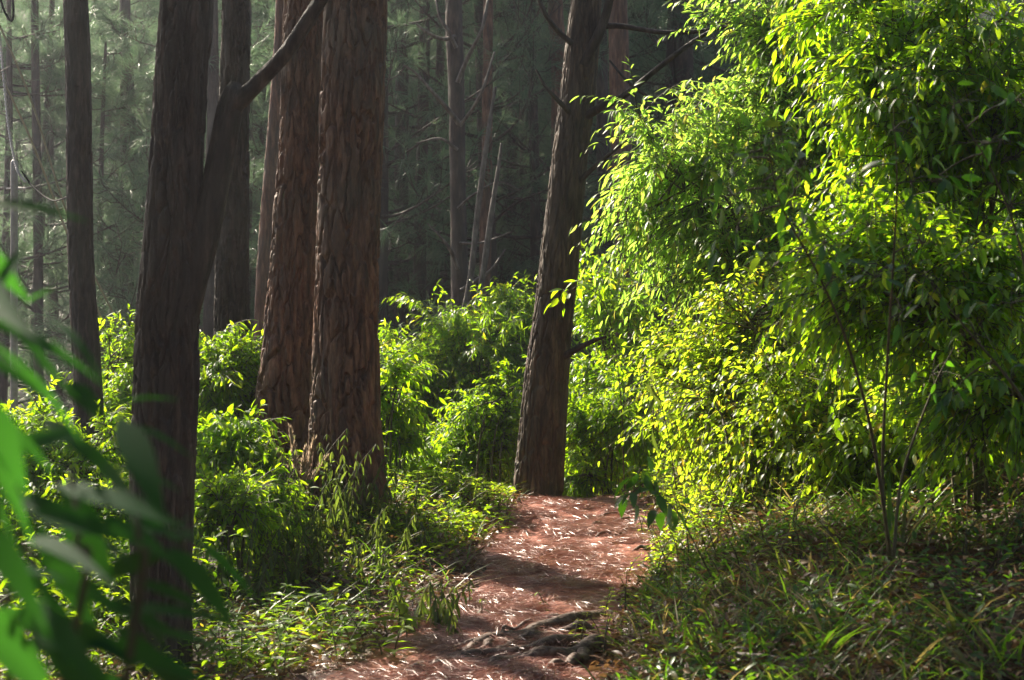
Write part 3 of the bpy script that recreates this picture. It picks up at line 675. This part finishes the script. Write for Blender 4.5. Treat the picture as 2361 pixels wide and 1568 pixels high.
# ------------------------------------------------------------------ single herbs and near plants
def herb_mesh(seed, H, npair, LW, kind, hang, lean=.1, nst=1, leafm='fresh', spread=.12):
    g = np.random.default_rng(seed)
    woods = []; fol = MB()
    for s_ in range(nst):
        wood = MB(); woods.append(wood)
        K = 8; s = np.linspace(0, 1, K)
        a = g.random()*6.28; ln = lean*(.6+g.random())
        b = np.array([g.normal()*spread, g.normal()*spread, 0])*(nst > 1)
        hh = H*(.6+.5*g.random() if nst > 1 else 1)
        P = b+np.stack([math.cos(a)*ln*hh*s**2, math.sin(a)*ln*hh*s**2, s*hh], -1)
        tubes(wood, P[None], (.0045-.003*s)[None], 4)
        sp = np.linspace(.25, 1, npair); ph = g.random()*3
        for k, q in enumerate(sp):
            p = np.array([np.interp(q, s, P[:, c_]) for c_ in range(3)])
            for m_ in range(2 if k < npair-1 else 4):
                az = ph+k*1.57+m_*(3.14 if k < npair-1 else 1.57)+g.normal()*.25
                d = np.array([math.cos(az), math.sin(az), .25-hang+g.normal()*.15])
                L = LW[0]*(1.05-.45*q)*(.75+.4*g.random())*(1 if k < npair-1 else .7)
                leaves(fol, p[None], d[None], np.array([0, 0, 1.])+g.normal(size=3)*.2, L, L*LW[1]/LW[0], kind, .25, .25)
    return woods, fol

def herb(name, label, x, y, seed, H, npair, LW, kind='lance', hang=0., lean=.15, nst=1, leafm='fresh', group=None, cat='plant', spread=.12):
    b = np.array([x, y, float(h(x, y))])
    t = thing(name, label, cat, b, group)
    wds, fl = herb_mesh(seed, H, npair, LW, kind, hang, lean, nst, leafm, spread)
    for wd_ in wds: wd_.build("stem", M['stem'], t)
    fl.build("foliage", M[leafm], t)
    return t
def hp(px, py):
    """the point of the ground seen at a pixel"""
    for Yd in np.arange(5.5, 20, .02):
        x, _, z = W(px, py, Yd)
        if z <= h(x, Yd): return float(x), float(Yd)
    return at(px, 14)

x, y = hp(925, 1478); herb('herb', 'bright sunlit broad-leaved seedling on the left edge of the path', x, y, 1, .5, 6, (.17, .055), 'broad', .1, .2, 2, 'fresh')
x, y = hp(1135, 1420); herb('herb', 'small dark wilted seedling on the shaded part of the path', x, y, 2, .14, 3, (.09, .02), 'lance', .7, .3, 3, 'wilt')
for k, (px, py) in enumerate([(640, 1470), (560, 1520), (700, 1500), (500, 1540), (760, 1470), (620, 1545), (830, 1490), (690, 1440), (780, 1510), (860, 1515), (560, 1560), (650, 1575), (740, 1550), (600, 1500)]):
    x, y = hp(px, py); herb('herb', 'low spreading sunlit herb at the bottom left near the path', x, y, 10+k, .26, 5, (.13, .038), 'lance', .05, .5, 3, 'fresh', 'low herbs at the bottom left')
for k, (px, py, hh) in enumerate([(700, 1240, .5), (760, 1260, .5), (640, 1290, .5), (830, 1270, .35), (880, 1250, .28), (580, 1300, .5), (720, 1330, .4), (520, 1340, .5), (600, 1220, .5), (780, 1215, .45), (905, 1290, .25), (660, 1380, .4), (560, 1400, .4), (820, 1340, .25), (970, 1450, .22), (1030, 1470, .2)]):
    x, y = hp(px, py); herb('wilted_plant', 'wilted plant with limp hanging leaves in front of the thickest pine', x, y, 40+k, hh*1.25, 9, (.13, .026), 'lance', 1.5, .35, 6, 'wilt', 'wilted plants at the foot of the thick pines')
for k, (px, py, hh) in enumerate([(990, 1170, .3), (930, 1190, .28), (1060, 1180, .25), (1110, 1200, .22), (950, 1240, .2), (1020, 1235, .2), (1140, 1230, .16), (1080, 1250, .18), (900, 1160, .3), (1010, 1130, .35)]):
    x, y = hp(px, py); herb('herb', 'yellow-green sunlit herb on the verge left of the path crest', x, y, 80+k, hh, 4, (.1, .036), 'broad', .1, .3, 4, 'vine', 'sunlit herbs on the left verge')
for k, (px, py, hh) in enumerate([(1345, 1145, .4), (1320, 1150, .3), (1380, 1150, .3)]):
    x, y = hp(px, py); herb('herb', 'bright green seedling behind the crest beside the leaning pine', x, y, 100+k, hh, 5, (.1, .04), 'broad', .1, .2, 2, 'fresh', 'seedlings behind the crest')
for k, (px, py, hh) in enumerate([(1500, 1240, .25), (1560, 1190, .3), (1600, 1290, .22), (1480, 1330, .2), (1450, 1430, .22), (1530, 1400, .2), (1640, 1210, .3), (1390, 1490, .2), (1700, 1380, .22), (1500, 1500, .2), (1580, 1350, .3), (1660, 1300, .34), (1740, 1250, .36), (1620, 1240, .34), (1800, 1210, .36), (1540, 1280, .3), (1690, 1160, .36), (1860, 1230, .34), (1780, 1330, .3), (1600, 1440, .26), (1930, 1330, .3)]):
    x, y = hp(px, py); herb('herb', 'small scraggly herb on the bank right of the path', x, y, 120+k, hh, 5, (.065, .02), 'mid', .2, .4, 5, 'vine', 'scraggly herbs on the right bank')
for k, (px, py, hh) in enumerate([(1850, 1290, .3), (2000, 1400, .25), (2160, 1330, .3), (2260, 1440, .26), (1900, 1480, .22), (1760, 1520, .2), (2100, 1520, .22), (2300, 1280, .35), (2040, 1250, .35), (1640, 1450, .22)]):
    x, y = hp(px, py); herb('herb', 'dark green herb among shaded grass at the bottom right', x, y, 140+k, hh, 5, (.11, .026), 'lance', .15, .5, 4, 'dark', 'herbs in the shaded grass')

# grass plume
x, y = hp(690, 1230)
b = np.array([x, y, float(h(x, y))]); t = thing('plume_grass', 'pale feathery grass plume before the thickest pine', 'grass plume', b)
g = np.random.default_rng(5); wd_ = MB(); fl = MB()
for a, hh in ((-.03, .66), (.05, .58), (-.07, .5), (.02, .52), (.09, .46)):
    s = np.linspace(0, 1, 8); P = np.stack([a*s**2*2, 0*s+a*.5, s*hh], -1); tubes(wd_, P[None], (.003-.0015*s)[None], 4)
    n = 260; q = .55+.45*g.random(n); pp = np.stack([np.interp(q, s, P[:, k]) for k in range(3)], -1)
    az = g.random(n)*6.28; w = .9*(1.05-q)+.1
    dd = np.stack([np.cos(az)*w, np.sin(az)*w, .9+0*az], -1)
    leaves(fl, pp, dd, g.normal(size=(n, 3)), .04+.03*g.random(n), .008, 'blade', .1, .1)
for k in range(10):
    az = g.random()*6.28; leaves(fl, np.zeros((1, 3)), np.array([[math.cos(az)*.4, math.sin(az)*.4, 1]]), g.normal(size=3), .45, .006, 'blade', .5, .3)
wd_.build("stem", M['stem'], t); fl.build("plume", M['plume'], t)

# tall thin stems on the right, with their own near leaves
def near_plant(name, label, base, stems, leafset, leafm, seed, LW, kind='broad', stem_w=.008, group=None):
    """stems: pixel polylines with depth; leafset: (px,py,depth,spread px,count)"""
    g = np.random.default_rng(seed)
    b = np.array([base[0], base[1], float(h(base[0], base[1]))]); t = thing(name, label, 'plant', b, group)
    fl = MB()
    for st in stems:
        q = spline([W(*r) for r in st], 40); s = np.linspace(0, 1, 40)
        ms = MB(); tubes(ms, q[None], (stem_w*(1-.75*s))[None], 6); ms.build("stem", M['stem'], t, loc=b)
    allp = np.concatenate([spline([W(*r) for r in st], 40) for st in stems])
    for px, py, Yd, sp, n in leafset:
        wd_ = MB()
        c_ = W(px, py, Yd)
        src = allp[np.argmin(np.linalg.norm(allp-c_, axis=1))]
        K = 6; s = np.linspace(0, 1, K)[:, None]
        q = src+(c_-src)*s+np.array([0, 0, .12])*np.linalg.norm(c_-src)*(s-s*s)*3
        tubes(wd_, q[None], np.linspace(.004, .002, K)[None], 4)
        P = c_+g.normal(size=(n, 3))*S(sp, Yd)*.5
        d = unit(P-c_+1e-6)*.8+g.normal(size=(n, 3))*.35+np.array([0, 0, -.45])
        L = LW[0]*(.6+.7*g.random(n))
        leaves(fl, P, d, np.array([0, 0, 1.])+g.normal(size=(n, 3))*.5, L, L*LW[1]/LW[0], kind, .15+.3*g.random(n), .25)
        tubes(wd_, np.stack([np.tile(c_, (n, 1)), (c_+P)/2+np.array([0, 0, .01]), P], 1), np.tile([.002, .0016, .001], (n, 1)), 3)
        wd_.build("twig", M['stem'], t, loc=b)
    fl.build("foliage", M[leafm], t, loc=b)
    return t
bx, by = at(2045, 7.0)
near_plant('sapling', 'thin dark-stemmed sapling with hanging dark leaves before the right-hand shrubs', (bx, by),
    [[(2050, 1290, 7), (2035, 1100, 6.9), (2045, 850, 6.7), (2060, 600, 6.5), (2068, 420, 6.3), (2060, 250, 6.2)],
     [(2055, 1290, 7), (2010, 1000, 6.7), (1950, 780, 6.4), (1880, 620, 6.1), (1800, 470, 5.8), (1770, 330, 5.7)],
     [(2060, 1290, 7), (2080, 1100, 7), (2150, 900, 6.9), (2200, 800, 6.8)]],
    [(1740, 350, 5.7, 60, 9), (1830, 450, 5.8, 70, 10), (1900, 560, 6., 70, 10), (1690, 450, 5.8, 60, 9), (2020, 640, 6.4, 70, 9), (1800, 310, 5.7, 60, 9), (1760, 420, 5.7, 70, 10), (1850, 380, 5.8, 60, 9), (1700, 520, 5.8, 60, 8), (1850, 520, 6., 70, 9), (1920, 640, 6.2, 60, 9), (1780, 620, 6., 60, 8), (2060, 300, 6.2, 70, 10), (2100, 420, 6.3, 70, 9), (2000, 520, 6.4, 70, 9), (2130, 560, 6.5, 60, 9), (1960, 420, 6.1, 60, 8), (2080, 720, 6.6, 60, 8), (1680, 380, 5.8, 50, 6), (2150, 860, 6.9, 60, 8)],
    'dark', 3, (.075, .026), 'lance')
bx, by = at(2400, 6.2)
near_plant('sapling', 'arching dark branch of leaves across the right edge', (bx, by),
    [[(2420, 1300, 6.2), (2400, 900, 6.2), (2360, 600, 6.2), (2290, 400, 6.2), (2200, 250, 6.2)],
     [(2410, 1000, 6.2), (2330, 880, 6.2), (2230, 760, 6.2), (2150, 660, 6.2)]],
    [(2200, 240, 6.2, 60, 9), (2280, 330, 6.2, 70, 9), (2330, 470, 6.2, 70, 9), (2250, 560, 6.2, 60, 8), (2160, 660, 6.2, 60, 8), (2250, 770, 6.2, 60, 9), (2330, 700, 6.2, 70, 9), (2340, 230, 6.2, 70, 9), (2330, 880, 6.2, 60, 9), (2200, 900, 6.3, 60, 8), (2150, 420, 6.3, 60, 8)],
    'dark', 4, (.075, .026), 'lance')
bx, by = at(1640, 7.2)
near_plant('sapling', 'small dark sprig of lobed leaves overhanging the right edge of the path', (bx, by),
    [[(1640, 1330, 7.2), (1600, 1250, 7.1), (1560, 1180, 7.05), (1500, 1120, 7.), (1475, 1075, 7.)]],
    [(1480, 1085, 7., 30, 8), (1510, 1130, 7., 45, 10), (1545, 1175, 7.05, 35, 8), (1455, 1140, 7., 30, 6)], 'dark', 5, (.085, .036), 'broad', .004)
bx, by = at(1480, 9.6)
near_plant('sapling', 'pale twig of long drooping leaves hanging left of the yellow-green thicket', (bx, by),
    [[(1560, 1130, 9.9), (1540, 1000, 9.8), (1515, 900, 9.7), (1490, 860, 9.6)]],
    [(1490, 865, 9.6, 40, 9), (1510, 960, 9.7, 30, 6)], 'wilt', 6, (.13, .026), 'lance', .004)
bx, by = at(1420, 13.)
near_plant('sapling', 'twig with a few rounded bright leaves crossing the leaning pine trunk', (bx, by),
    [[(1440, 1130, 13.2), (1430, 900, 13.1), (1400, 720, 13.), (1350, 660, 12.9), (1310, 670, 12.9)]],
    [(1300, 672, 12.9, 30, 9), (1335, 655, 12.9, 24, 6), (1390, 640, 13, 30, 6), (1410, 780, 13, 30, 5)], 'fresh', 7, (.10, .042), 'broad', .006)

# big blurred plant at the left foreground
def long_leaf_plant():
    b = np.array([-1.0, 2.0, float(h(-1., 2.))])
    t = thing('long_leaved_plant', 'out-of-focus plant with long blade leaves filling the lower left corner', 'plant', b)
    fl = MB(); wd_ = MB()
    rows = [  # x0,y0 -> x1,y1 , width px, depth, bow
        (-60, 470, 190, 500, 46, 2.0, .2), (-20, 690, 80, 540, 75, 1.9, .1), (60, 700, 130, 660, 40, 2.1, .1),
        (-60, 730, 230, 870, 70, 1.8, .25), (100, 735, 225, 860, 36, 2.1, .5), (-80, 760, 190, 1000, 95, 1.7, .2),
        (-60, 900, 60, 1130, 110, 1.7, .2), (60, 820, 245, 980, 90, 2.0, .1), (150, 880, 240, 960, 70, 2.1, .0),
        (-40, 1060, 210, 990, 80, 1.8, .2), (250, 940, 400, 915, 28, 2.1, .25), (275, 960, 375, 1190, 95, 2.0, .15),
        (300, 980, 440, 1050, 30, 2.1, .3), (200, 1050, 335, 1175, 34, 2.1, .2), (-60, 1180, 110, 1450, 100, 1.6, .1),
        (60, 1180, 330, 1250, 95, 1.8, .15), (230, 1190, 420, 1310, 85, 2.0, .2), (440, 1235, 590, 1375, 42, 2.1, .2),
        (380, 1240, 440, 1180, 36, 2.1, .0), (395, 1250, 470, 1215, 26, 2.1, .1), (390, 1260, 545, 1450, 80, 2.0, .2),
        (250, 1410, 545, 1440, 60, 1.95, .35), (60, 1370, 250, 1600, 80, 1.7, .1), (-40, 1300, 150, 1330, 90, 1.7, .1),
        (90, 1300, 300, 1420, 90, 1.9, .1), (180, 1480, 500, 1580, 85, 1.9, .3), (-60, 1450, 160, 1640, 110, 1.6, .1),
        (240, 1330, 390, 1270, 80, 2.1, .1), (310, 1400, 390, 1500, 34, 2.1, .1), (100, 1500, 330, 1640, 100, 1.8, .1),
        (-60, 1000, 90, 1260, 80, 1.65, .1), (140, 1180, 260, 1330, 110, 2.0, .2), (-80, 620, 60, 760, 90, 1.8, .1),
        (330, 1500, 470, 1640, 80, 2.0, .2), (20, 1150, 190, 1190, 70, 1.9, .2), (-40, 560, 60, 690, 60, 1.9, .15), (-60, 820, 130, 930, 70, 1.85, .2), (20, 760, 160, 900, 50, 2., .2), (90, 960, 260, 1100, 60, 2.05, .2), (-50, 940, 120, 1080, 70, 1.8, .15), (150, 1000, 300, 1120, 50, 2.1, .2), (180, 1240, 300, 1290, 60, 2.1, .2), (280, 1180, 420, 1250, 45, 2.1, .25), (330, 1280, 520, 1330, 50, 2.1, .3), (300, 1340, 500, 1420, 52, 2.05, .3), (200, 1380, 420, 1470, 60, 2., .3), (330, 1460, 560, 1520, 50, 2.1, .35), (120, 1120, 300, 1180, 50, 2., .3), (60, 1240, 260, 1340, 60, 1.95, .25), (260, 1080, 400, 1120, 36, 2.15, .3), (0, 1400, 190, 1500, 70, 1.8, .2), (-50, 1240, 150, 1400, 60, 1.9, .2), (40, 1440, 260, 1560, 60, 1.9, .25), (-60, 1380, 120, 1560, 70, 1.85, .15), (130, 1420, 330, 1540, 55, 2., .25), (-40, 1120, 130, 1260, 50, 1.95, .2), (260, 1440, 440, 1580, 55, 2.05, .25)]
    g = np.random.default_rng(9)
    for k in range(12):
        x0 = g.uniform(-80, 200); y0 = g.uniform(1020, 1560)+max(0, x0)*.5; a = g.normal()*.5+.75; l = g.uniform(160, 330)
        rows.append((x0, y0, x0+l*math.cos(a), y0+l*math.sin(a), l*g.uniform(.22, .33), g.uniform(1.75, 2.25), g.uniform(.05, .3)))
    for x0, y0, x1, y1, w, Yd, bow in rows:
        w = w*.8
        p = W(x0, y0, Yd); q = W(x1, y1, Yd+g.normal()*.08)
        L = np.linalg.norm(q-p); up = np.array([g.normal()*.3, -.55+g.normal()*.25, .8])
        d = unit(q-p); nn = unit(up-(up@d)*d)
        d2 = unit(q+nn*bow*L*.8-p)
        fl = MB(); leaves(fl, p[None], d2[None], up, L*1.05, S(w, Yd), 'big', bow*.8+.05, .2); fl.build('leaf', M['near'], t, loc=b)
    for x, m0, sx in ((-1.0, 0, 0), (-.86, 1, 60), (-.75, 2, 190), (-.62, 3, 330)):
        q = spline([np.array([x-.05, 2.0, b[2]-.05]), W(sx-40, 1560, 1.9), W(sx-10, 1250, 1.9), W(sx-30, 950+m0*60, 1.95)], 30)
        wd_ = MB(); tubes(wd_, q[None], np.linspace(.006, .003, 30)[None], 6); wd_.build('stem', M['stem'], t, loc=b)
long_leaf_plant()

# ------------------------------------------------------------------ roots across the path
def root(rows, r, seed, label, group):
    g = np.random.default_rng(seed)
    pts = np.array([hp(px, py) for px, py in rows]); q = spline(pts, 50)
    s = np.linspace(0, 1, 50)
    q = q+(np.stack([vnoise(s*9, 0*s, seed), vnoise(s*9, 0*s+5, seed)], -1)-.5)*.035
    rr = r*(1-.55*s)*(.85+.3*vnoise(s*8, 0*s, seed+3))
    z = h(q[:, 0], q[:, 1])+.03+rr*.38+.01*np.sin(s*17+seed)-.07*(smooth(.85, 1, s)+1-smooth(0, .12, s))
    mbr = MB(); th = np.arange(12)/12*2*math.pi
    tubes(mbr, np.stack([q[:, 0], q[:, 1], z], -1)[None], rr[None], 10)
    V = mbr.V[0]; V += (vnoise(V[:, 0]*60+V[:, 2]*50, V[:, 1]*60, 4)-.5)[:, None]*.008
    b = np.array([q[25, 0], q[25, 1], z[25]])
    o = mbr.build("tree_root", M['root'], loc=b); o.location = tuple(b); tag(o, label, 'root', group)
for k, (rows, r) in enumerate([
    ([(1420, 1420), (1330, 1455), (1220, 1478), (1130, 1500), (1060, 1530), (960, 1555)], .036), ([(1380, 1470), (1280, 1480), (1190, 1500), (1120, 1540)], .028),
    ([(1400, 1500), (1300, 1530), (1180, 1545), (1110, 1562)], .036), ([(1360, 1520), (1320, 1548), (1260, 1562)], .026),
    ([(1180, 1490), (1110, 1515), (1050, 1545)], .02), ([(1400, 1440), (1250, 1468), (1100, 1500), (950, 1542)], .024), ([(1390, 1482), (1230, 1515), (1060, 1540), (900, 1560)], .026), ([(1300, 1440), (1220, 1455), (1150, 1470)], .018), ([(1100, 1545), (1010, 1555), (930, 1562)], .02)]):
    root(rows, r*1.3, 400+k, 'gnarled brown root crossing the shaded near end of the path', 'roots at the near end of the path')
for k, (rows, r) in enumerate([
    ([(1500, 1190), (1440, 1195), (1380, 1203), (1340, 1212)], .02), ([(1530, 1225), (1460, 1212), (1400, 1218), (1350, 1228)], .028),
    ([(1540, 1240), (1470, 1236), (1410, 1240), (1360, 1246)], .02), ([(1490, 1175), (1430, 1182), (1390, 1186)], .016), ([(1550, 1270), (1500, 1276), (1440, 1282)], .018)]):
    root(rows, r, 420+k, 'dark root running across the sunlit rise of the path', 'roots on the sunlit rise')

# ------------------------------------------------------------------ ground cover nobody could count
def unused_scatter(n, x0, x1, y0, y1):
    return rng.uniform(x0, x1, n), rng.uniform(y0, y1, n)
# pine needles on the path and round it
mb = MB(); n = 230000
yv = rng.uniform(6.6, 13.6, n); xv = path_c(yv)+rng.normal(size=n)*.55*path_h(yv)*1.1
k = vnoise(xv*5, yv*5, 77)*.7+vnoise(xv*14, yv*14, 78)*.5 > .4+.5*rng.random(n); xv, yv = xv[k], yv[k]; n = len(xv)
az = rng.normal(size=n)*.7+.3+vnoise(xv*3, yv*3, 79)*5; d = np.stack([np.cos(az), np.sin(az), rng.normal(size=n)*.14], -1)
P = np.stack([xv, yv, h(xv, yv)+.03+rng.random(n)*.032], -1)
leaves(mb, P, d, np.array([0, 0, 1.])+rng.normal(size=(n, 3))*.5, .05+.09*rng.random(n), .0023, 'needle', .05+.15*rng.random(n), .1)
tag(mb.build("needle_litter", M['litter']), 'fallen reddish pine needles strewn over the path', 'litter', kind='stuff')
# dry leaves on the banks
mb = MB(); n = 42000
yv = rng.uniform(4.2, 13.5, n); xv = path_c(yv)+path_h(yv)*.9+np.abs(rng.normal(size=n))*1.6
k = rng.random(n) < .25; xv[k] = path_c(yv[k])-path_h(yv[k])*.9-np.abs(rng.normal(size=k.sum()))*1.
az = rng.random(n)*6.28; d = np.stack([np.cos(az), np.sin(az), rng.normal(size=n)*.35+.1], -1)
leaves(mb, np.stack([xv, yv, h(xv, yv)+.01+rng.random(n)**2*.10], -1), d, np.array([0, 0, 1.])+rng.normal(size=(n, 3))*.6, .03+.05*rng.random(n), .012+.014*rng.random(n), 'mid', .3, .4)
tag(mb.build("leaf_litter", M['dead']), 'dry brown leaves covering the bank right of the path', 'litter', kind='stuff')
# small green ground cover
mb = MB()
def cover(n, xv, yv, zmax, L, Wr, kind, up=.25):
    n = len(xv); az = rng.random(n)*6.28; d = np.stack([np.cos(az), np.sin(az), rng.normal(size=n)*.4+up], -1)
    l = L*(.5+.8*rng.random(n))
    leaves(mb, np.stack([xv, yv, h(xv, yv)+.01+rng.random(n)**1.4*zmax], -1), d, np.array([0, 0, 1.])+rng.normal(size=(n, 3))*.4, l, l*Wr, kind, .25, .25)
n = 34000; yv = rng.uniform(4.2, 13.8, n); off = np.abs(rng.normal(size=n))*1.5; xv = path_c(yv)+path_h(yv)*(1.02+.15*rng.random(n))+off
dens = vnoise(xv*1.6, yv*1.6, 31); k = dens > .38
k &= rng.random(n) < .75
cover(0, xv[k], yv[k], .14, .05, .34, 'mid')
tag(mb.build("ground_cover", M['cover']), 'low creeping green leaves on the shaded bank right of the path', 'ground cover', kind='stuff')
mb = MB()
n = 16000; yv = rng.uniform(7., 14., n); xv = path_c(yv)-path_h(yv)*(1.0+.2*rng.random(n))-np.abs(rng.normal(size=n))*1.1
dens = vnoise(xv*1.6, yv*1.6, 32)+.35*smooth(10, 11.5, yv); k = (dens > .45) & ((yv > 10.6) | (rng.random(n) < .28))
cover(0, xv[k], yv[k], .16, .055, .36, 'mid')
tag(mb.build("ground_cover", M['vine']), 'low creeping green leaves on the verge left of the path', 'ground cover', kind='stuff')
n = 15000; yv = rng.uniform(9.8, 13.4, n); xv = path_c(yv)+path_h(yv)*(1.0+.12*rng.random(n))+rng.random(n)**1.3*2.2
k = vnoise(xv*2.2, yv*2.2, 35)+.2*rng.random(n) > .42
cover(0, xv[k], yv[k], .26, .05, .36, 'mid')
tag(mb.build("ground_cover", M['vine']), 'sunlit yellow-green low growth on the slope right of the crest', 'ground cover', kind='stuff')
mb = MB()
n = 22000; xv = rng.uniform(-4.8, 3, n); yv = rng.uniform(11.8, 19, n); k = (np.abs(xv-path_c(yv)) > path_h(yv)) & ((xv < -.9) | (yv > 14.2))
cover(0, xv[k], yv[k], .55, .07, .34, 'lance')
n = 22000; xv = rng.uniform(-4.6, -1.0, n); yv = rng.uniform(6.8, 13, n); k = (vnoise(xv*1.8, yv*1.8, 61)+.25*rng.random(n) > .5) & (xv < -1.5+.25*(yv-9)) & (np.hypot(xv+1.1, yv-11.5) > .5)
cover(0, xv[k], yv[k], .45, .07, .32, 'lance')
tag(mb.build("undergrowth", M['fresh']), 'knee-high green undergrowth between the pines beyond the crest', 'undergrowth', kind='stuff')
# grass blades
mb = MB(); n = 10000
yv = rng.uniform(4.2, 11.5, n); xv = path_c(yv)+path_h(yv)*1.05+np.abs(rng.normal(size=n))*1.7
cl = vnoise(xv*2.2, yv*2.2, 44) > .45; xv, yv = xv[cl], yv[cl]; n = len(xv)
az = rng.random(n)*6.28; d = np.stack([np.cos(az)*.55, np.sin(az)*.55, .6+.5*rng.random(n)], -1)
l = .10+.24*rng.random(n)**1.5
leaves(mb, np.stack([xv, yv, h(xv, yv)], -1), d, np.stack([np.cos(az+3.14), np.sin(az+3.14), .8+0*az], -1)+rng.normal(size=(n, 3))*.3, l, .006+.007*rng.random(n), 'blade', .25+.4*rng.random(n), .3)
n = 1100; yv = rng.uniform(7.5, 13, n); xv = path_c(yv)-path_h(yv)*1.05-np.abs(rng.normal(size=n))*1.1
az = rng.random(n)*6.28; d = np.stack([np.cos(az)*.5, np.sin(az)*.5, .6+.5*rng.random(n)], -1); l = .12+.25*rng.random(n)
leaves(mb, np.stack([xv, yv, h(xv, yv)], -1), d, np.stack([-np.cos(az), -np.sin(az), .8+0*az], -1), l, .006+.005*rng.random(n), 'blade', .3+.5*rng.random(n), .3)
tag(mb.build("grass", M['grass']), 'loose grass blades on the shaded bank and verge', 'grass', kind='stuff')
# grass tuft with broad blades at the foot of the thin stems
for k, (px, py, hh, n) in enumerate([(2060, 1290, .62, 16), (1890, 1540, .3, 14), (2200, 1480, .3, 12), (2300, 1540, .3, 12), (1700, 1530, .22, 10)]):
    x, y = hp(px, py); b = np.array([x, y, float(h(x, y))]); fl = MB()
    g = np.random.default_rng(600+k); az = g.random(n)*6.28
    d = np.stack([np.cos(az)*.45, np.sin(az)*.45, .9+0*az], -1)
    leaves(fl, g.normal(size=(n, 3))*[.03, .03, 0], d, np.stack([-np.cos(az), -np.sin(az), .6+0*az], -1), hh*(.6+.6*g.random(n)), .014+.01*g.random(n), 'blade', .2+.4*g.random(n), .3)
    o = fl.build("grass_tuft", M['grass']); o.location = tuple(b)
    tag(o, ['tall broad-bladed grass clump at the foot of the thin dark stems', 'arching bright grass tuft at the bottom right, nearest the path', 'short grass tuft in the shade under the right-hand saplings', 'short grass tuft in the bottom right corner', 'sparse grass tuft at the bottom edge right of the roots'][k], 'grass', 'grass tufts on the right bank')
# fallen stick on the bank
for k, (rows, r, lab) in enumerate([([(1700, 1540), (1820, 1552), (1960, 1548), (2090, 1530)], .012, 'long thin fallen stick lying in the shaded grass'),
                                    ([(700, 1420), (850, 1270)], .006, 'short dry twig leaning among the wilted plants')]):
    q = np.array([(*hp(px, py), 0) for px, py in rows]); q = spline(q, 20); q[:, 2] = h(q[:, 0], q[:, 1])+.05
    m_ = MB(); tubes(m_, q[None], np.linspace(r, r*.5, 20)[None], 6); b = q[10].copy()
    o = m_.build("fallen_stick", M['deadwood'], loc=b); o.location = tuple(b); tag(o, lab, 'stick', 'fallen sticks')

# ------------------------------------------------------------------ post, chain and guy ropes at the far left
b = W(32, 900, 14.5); b[2] = float(h(b[0], b[1]))
t = thing('metal_post', 'slim weathered grey post with rounded top at the far left edge', 'post', b)
top = W(33, 376, 14.5); m_ = MB(); zz = np.linspace(b[2]-.2, top[2], 14)
P = np.stack([np.linspace(b[0], top[0], 14), 0*zz+14.5, zz], -1); R = np.full(14, .031)
P = np.vstack([P, P[-1]+[0, 0, .018], P[-1]+[0, 0, .028], P[-1]+[0, 0, .031]]); R = np.concatenate([R, [.025, .014, .001]])
tubes(m_, P[None], R[None], 16); m_.build("shaft", M['post'], t, loc=b)
m_ = MB(); c0 = W(14, 435, 14.5); c1 = W(60, 435, 14.5); tubes(m_, np.stack([c0, (c0+c1)/2, c1])[None], np.full((1, 3), .007), 8); m_.build("bolt", M['steel'], t, loc=b)
def line(name, label, rows, r, m, cat, group=None, n=50):
    q = spline([W(*k) for k in rows], n); b = q[0].copy(); m_ = MB(); tubes(m_, q[None], np.full((1, n), r), 6)
    o = m_.build(name, m, loc=b); o.location = tuple(b); tag(o, label, cat, group); return q
line('guy_rope', 'upper guy rope slanting down from the top left corner past the slender pine', [(-40, -20, 14.8), (0, 60, 14.8), (75, 240, 14.8), (165, 520, 14.8), (275, 750, 14.8), (330, 860, 14.8)], .010, M['rope'], 'rope', 'guy ropes on the left')
line('guy_rope', 'lower guy rope slanting down behind the post and slender pine', [(-40, 90, 15.), (0, 170, 15.), (75, 330, 15.), (150, 525, 15.), (240, 750, 15.), (280, 850, 15.)], .010, M['rope'], 'rope', 'guy ropes on the left')
line('black_cable', 'black cable sagging from the post across to the slender pine', [(50, 395, 14.5), (75, 430, 14.4), (120, 462, 14.), (165, 450, 13.)], .007, M['wire'], 'cable')
line('cable_loop', 'loop of dark cable hanging in the top left corner', [(-10, -40, 14.), (8, 20, 14.), (24, 48, 14.), (31, 30, 14.), (26, -40, 14.)], .010, M['wire'], 'cable')
q = spline([W(*k) for k in [(-6, 40, 14.4), (6, 150, 14.4), (20, 290, 14.4), (38, 385, 14.4), (58, 420, 14.4)]], 400)
m_ = MB(); s = np.linspace(0, 1, 400)
for ph in (0, math.pi):
    w = s*170+ph; off = np.stack([np.cos(w), np.sin(w), 0*w], -1)*.007; tubes(m_, (q+off)[None], np.full((1, 400), .006), 5)
b = q[0].copy(); o = m_.build("chain", M['steel'], loc=b); o.location = tuple(b); tag(o, 'bright twisted steel chain hanging down to the grey post', 'chain')

# ------------------------------------------------------------------ haze
m, nt, N, L, out = mat("haze air")
pv = N.new("ShaderNodeVolumePrincipled"); pv.inputs["Color"].default_value = (.84, .86, 1, 1)
pv.inputs["Density"].default_value = HAZE; pv.inputs["Anisotropy"].default_value = .8
L.new(pv.outputs[0], out.inputs["Volume"])
lo, hi = np.array([-72., -17, -3]), np.array([72., 107, 36])
V = np.array([[x, y, z] for z in (lo[2], hi[2]) for y in (lo[1], hi[1]) for x in (lo[0], hi[0])])
mb = MB(); mb.add(V, [(0, 2, 3, 1), (4, 5, 7, 6), (0, 1, 5, 4), (2, 6, 7, 3), (0, 4, 6, 2), (1, 3, 7, 5)])
tag(mb.build("haze", m, smooth=False), 'thin morning haze in the air between the pines', 'haze', kind='stuff')
